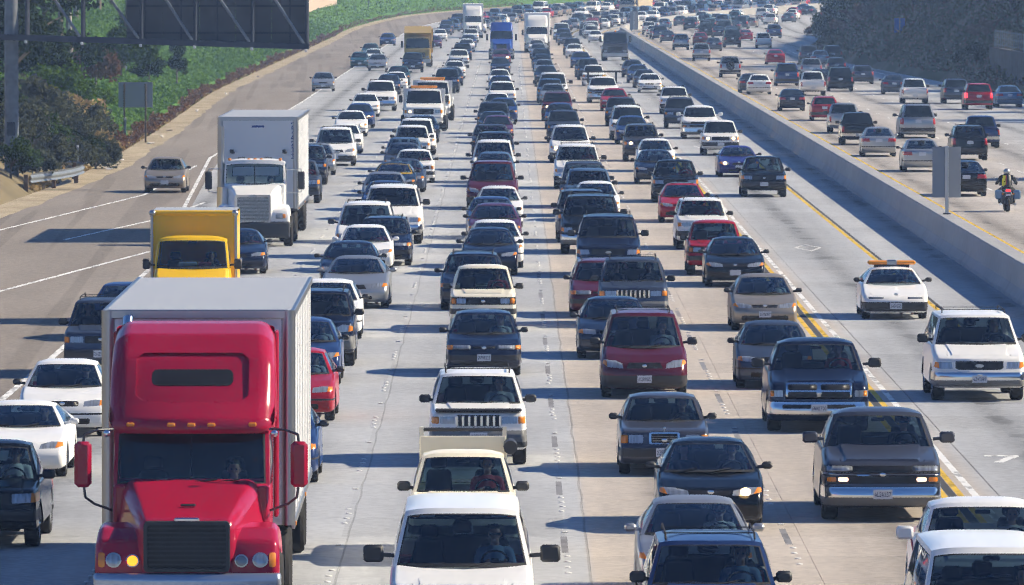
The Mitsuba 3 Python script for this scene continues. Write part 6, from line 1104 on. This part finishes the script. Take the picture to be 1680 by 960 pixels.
for ti, t in enumerate(traffic):
    ln, kind, colr, X, Y, lit, desc = t; nm, catg = NOUN[kind]; out = ln in 'OPQSUVW'; s_ = 14000 / Y; q = 0 if s_ > 34 else 1
    key = thing(nm, vlabels[id(t)], catg, GROUP[catg] if not desc else None); P = RP(X, Y); z = 0.0
    isT = kind in TRUCKS; h = heading(Y) + (180 if out else 0)
    if isT: Yf = Y - LENG[kind] / 2; P = RP(X, Yf); h = heading(Yf)
    M = T().translate([float(P[0]), float(P[1]), float(P[2]) + .001]).rotate([0, 0, 1], h + float(fr.normal(0, .45))).scale([1.055, 1, 1.01] if kind == 'red_semi' else [float(fr.uniform(.97, 1.035)), 1, float(fr.uniform(.96, 1.025))])
    parts = truck(kind, q) if isT else model(kind, q); cnt = {}
    for path, sh, m in parts:
        n = cnt.get(path, 0); cnt[path] = n + 1; m = m or 'paint_' + colr; d = dict(sh)
        if path == 'headlight' and not out and lit and ((n == 0 and lit in 'RB') or (n == 1 and lit in 'LB')):
            vv = meshkit.WRITTEN[sh['filename']][0]; c_ = (vv.max(0) + vv.min(0)) / 2; put(sub(key, 'lit_lamp'), dict(mikit.ply(ball((c_[0] * .96, vv[:, 1].min() - .01, c_[2]), .085 if s_ > 26 else .12, 2, (1, .5, .8)), None, True), **lamp(1.5, .95, .36)), 'dot', M)
        if path == 'running_light' and lit == 'F': d.update(lamp(.7, .36, .22))
        if path == 'turn_signal' and kind == 'red_semi' and n == 0: d.update(lamp(.7, .15, .004))
        if path == 'tail_light' and kind == 'suv' and ln == 'V': d.update(lamp(.9, .02, .03))
        if path == 'wing_mirror' and m == 'plastic' and colr in ('white', 'silver') and kind in ('soft_sedan', 'coupe', 'big_pickup') or (path == 'wing_mirror' and kind == 'big_pickup' and colr == 'gray'): m = 'paint_' + colr
        pk = key
        for w_ in path.split('/')[:-1]:
            pk = f'{key}__{w_}' + (f'_{n:03d}' if w_ == 'wheel' and n else '')
        put(sub(pk, path.split('/')[-1]), d, m, M)
    if q == 0 and not isT and not out and s_ > 58:
        txt = PLATES.get(desc[:14]) or ''.join(str(c) for c in [fr.integers(2, 5), *fr.choice(list('ABCDEFGHJKLMNPRSTVWXYZ'), 3), *fr.integers(0, 10, 3)])
        tt = meshkit.text_mesh(txt, .075, .003, True); tt.vertices[:, 0] -= tt.bounds.mean(0)[0]; tt.vertices[:, 0] *= .27 / np.ptp(tt.vertices[:, 0]); tt.apply_transform(trimesh.transformations.rotation_matrix(math.pi / 2, [1, 0, 0])); pb = next(sh for p_, sh, m in parts if p_ == 'licence_plate'); vv = meshkit.WRITTEN[pb['filename']][0]; tt.apply_translation([0, float(vv[:, 1].min()) - .001, float(vv[:, 2].mean()) - .038]); put(sub(key + '__licence_plate', 'lettering'), mikit.ply(tt, 'ink'), 'ink', M)
    # details of single vehicles
    if kind == 'wedge_coupe': put(sub(key, 'light_bar'), mikit.ply(bx(-.62, .62, -.1, .2, 1.36, 1.47, .04), 'beacon', 30), 'beacon', M); put(sub(key, 'light_bar_mount'), mikit.ply(bx(-.45, .45, -.05, .15, 1.28, 1.365), 'plastic'), 'plastic', M); put(sub(key, 'light_bar_centre'), mikit.ply(bx(-.14, .14, -.115, .21, 1.355, 1.485, .03), 'steel', 30), 'steel', M)
    if desc.startswith('white pickup with red stripes'):
        for k_ in range(4): put(sub(key, 'red_stripe'), mikit.ply(hull([(-1.012 + e, y_, z_) for e in (0, .02) for y_, z_ in ((-2.2 + k_ * .5, .78 + .10 * k_), (-1.7 + k_ * .5, .90 + .10 * k_), (-1.7 + k_ * .5, .97 + .10 * k_), (-2.2 + k_ * .5, .85 + .10 * k_))]), 'red_decal'), 'red_decal', M)
    if desc.startswith('off-white pickup'):
        for s in (-1, 1): put(sub(key, 'rack_post'), mikit.ply(bx(s * .67 - .035, s * .67 + .035, 1.55, 1.62, .9, 1.90), 'paint_cream'), 'paint_cream', M)
        put(sub(key, 'rack_board'), mikit.ply(bx(-.69, .69, 1.52, 1.56, 1.50, 1.76, .01), 'paint_cream'), 'paint_cream', M); put(sub(key, 'rack_bar'), mikit.ply(cyl((-.67, 1.58, 1.86), (.67, 1.58, 1.86), .03, 8), 'plastic', 35), 'plastic', M)
        kk = thing('tarpaulin_roll', 'dark rolled tarpaulin on the rack of the off-white pickup', 'roll'); put(sub(kk, 'roll'), mikit.ply(cyl((.76, .75, 1.62), (.76, 1.5, 1.62), .11, 14), 'plastic', 35), 'plastic', M)
    if desc.startswith('white pickup high in the fifth'):
        for y_ in (.2, 2.4):
            put(sub(key, 'rack_beam'), mikit.ply(bx(-1.25, 1.25, y_ - .05, y_ + .05, 2.05, 2.15), 'plastic'), 'plastic', M)
            for s in (-1, 1): put(sub(key, 'rack_post'), mikit.ply(bx(s * .9 - .04, s * .9 + .04, y_ - .04, y_ + .04, 1.2, 2.05), 'plastic'), 'plastic', M)
    if 'spare wheel' in desc: put(sub(key, 'spare_wheel'), mikit.ply(lathe([(.05, 0), (.33, 0), (.36, .06), (.36, .18), (.30, .22), (.05, .22)], 22).apply_transform(trimesh.transformations.translation_matrix([0, 2.25, .95]) @ trimesh.transformations.rotation_matrix(math.pi / 2, [0, 0, 1])), 'tyre', 35), 'tyre', M)
    if desc.startswith('white off-roader with a slotted'): put(sub(key, 'hood_guard'), mikit.ply(bx(-.78, .78, -2.22, -2.05, 1.02, 1.075, .02), 'plastic', 30), 'plastic', M)
    if desc.startswith('red sedan with a dark sunroof'): put(sub(key, 'sunroof'), mikit.ply(bx(-.42, .42, -.25, .35, 1.395, 1.43, .01), 'glassdark', 30), 'glassdark', M)
    if desc.startswith('small dark roadster'): scene[key + '__window_trim'].update(bsdf=dict(type='ref', id='paint_yellow')) if key + '__window_trim' in scene else put(sub(key, 'frame_bar'), mikit.ply(tube([(-.78, -.80, .92), (-.56, -.13, 1.31), (.56, -.13, 1.31), (.78, -.80, .92)], .035, 8), 'paint_yellow', 40), 'paint_yellow', M)
    if desc.startswith('black pickup with white sunshade'):
        kk = thing('sunshade', 'crumpled white sunshade behind the windscreen of the black carpool pickup', 'sunshade'); put(sub(kk, 'sheet'), mikit.ply(hull([(-.62, -1.08, 1.14), (-.25, -1.08, 1.16), (-.25, -.92, 1.36), (-.5, -.95, 1.30), (-.6, -1.05, 1.15), (-.28, -1.05, 1.16)]), 'paint_white'), 'paint_white', M)
    if kind == 'box_truck':
        for xa, xb, c_, lb in ((-.35, .12, 'paint_white', 'white papers on the dashboard of the yellow box van'), (.14, .48, 'shirt_red', 'red cloth on the dashboard of the yellow box van')):
            kk = thing('papers' if 'papers' in lb else 'cloth', lb, 'papers' if 'papers' in lb else 'cloth'); put(sub(kk, 'sheet'), mikit.ply(bx(xa, xb, -1.72, -1.56, 1.55, 1.66, .03), c_), c_, M)
    # drivers
    if s_ > 36 and not out and (isT is False or kind in ('red_semi', 'white_semi', 'tow_truck')):
        if isT: dx, dy, dz = {'red_semi': (.55, 2.75, 1.32), 'white_semi': (.5, 2.65, 1.37), 'tow_truck': (.48, 2.1, 1.1)}[kind]
        else: sp = SPEC[kind]; dx, dy, dz = sp['cab']['wb'] * .48, sp['ydrv'] - sp['L'] / 2, sp.get('zseat', .42) + .10
        if kind in ('coupe', 'wedge_coupe'): dz -= .02
        low = (sp['cab']['zr'] - dz) if not isT else 1.2
        sc = min(1.0, (low - .03) / .86); var = ['short', 'short', 'long', 'shades'][ndrv % 4]; shirt = ['shirt_white', 'shirt_dark', 'shirt_blue', 'shirt_white', 'shirt_dark', 'shirt_red'][int(fr.integers(0, 6))]
        sname = shirt.split('_')[1]; lb = f'driver in {sname} top at the wheel of the ' + (vlabels[id(t)] if len(vlabels[id(t)].split()) < 9 else say(t) + (f' ahead of a {say(order[ln][order[ln].index(t) + 1])}' if order[ln].index(t) + 1 < len(order[ln]) else ''))
        if len(lb.split()) > 16 or lb in seen: lb = ' '.join((f'{sname}-shirted driver of the ' + vlabels[id(t)]).split()[:16])
        seen.add(lb); kp = thing('person', lb, 'person', 'people driving'); ndrv += 1
        MP = M @ T().translate([dx, dy, dz]).scale([sc, sc, sc])
        for part, sh, m in person_parts(var, 0 if s_ > 60 else 1): put(sub(kp, part), sh, ('hair_fair' if part == 'hair' and ndrv % 5 == 0 else m) or shirt, MP)
        if (ndrv % 4 == 1 and not isT and 'pickup' not in kind):
            kp = thing('person', 'passenger beside the ' + lb if len(lb.split()) < 14 else ' '.join(('passenger with the ' + lb).split()[:16]), 'person', 'people driving')
            for part, sh, m in person_parts('long', 1): put(sub(kp, part), sh, m or 'shirt_dark', M @ T().translate([-dx, dy, dz]).scale([sc, sc, sc]))
mat('red_decal', pr((.50, .02, .03), .4)); mat('lamp_red', pr((.5, .01, .01), .2))
# ---- motorcycles
def moto(X, Y, label, rider, vest, rot):
    k = thing('motorcycle', label, 'motorcycle'); P = RP(X, Y); M = T().translate([float(P[0]), float(P[1]), float(P[2])]).rotate([0, 0, 1], rot)
    for path, sh, m in motorcycle_parts():
        d = dict(sh); pk = key_ = k
        if '/' in path:
            w_ = path.split('/')[0]; n = partn.get((k, path), 0); partn[(k, path)] = n + 1; pk = f'{k}__{w_}' + (f'_{n:03d}' if n else '')
        if path == 'tail_light': d.update(lamp(.7, .02, .02))
        put(sub(pk, path.split('/')[-1]), d, m, M)
    kr = thing('person', rider, 'person')
    for part, sh, m in rider_parts(vest): put(sub(kr, part), sh, m, M)
moto(18.58, 318.5, 'touring motorcycle with grey panniers at the right edge', 'motorcyclist in black jacket with yellow and red vest panel, silver helmet', True, 180)
# ------------------------------------------------------------------ haze
labels['haze'] = dict(kind='stuff'); scene['haze'] = dict(type='cube', to_world=T().translate([330, 1100, 24]).scale([1000, 1320, 28]), bsdf=dict(type='null'), interior=dict(type='ref', id='air'))
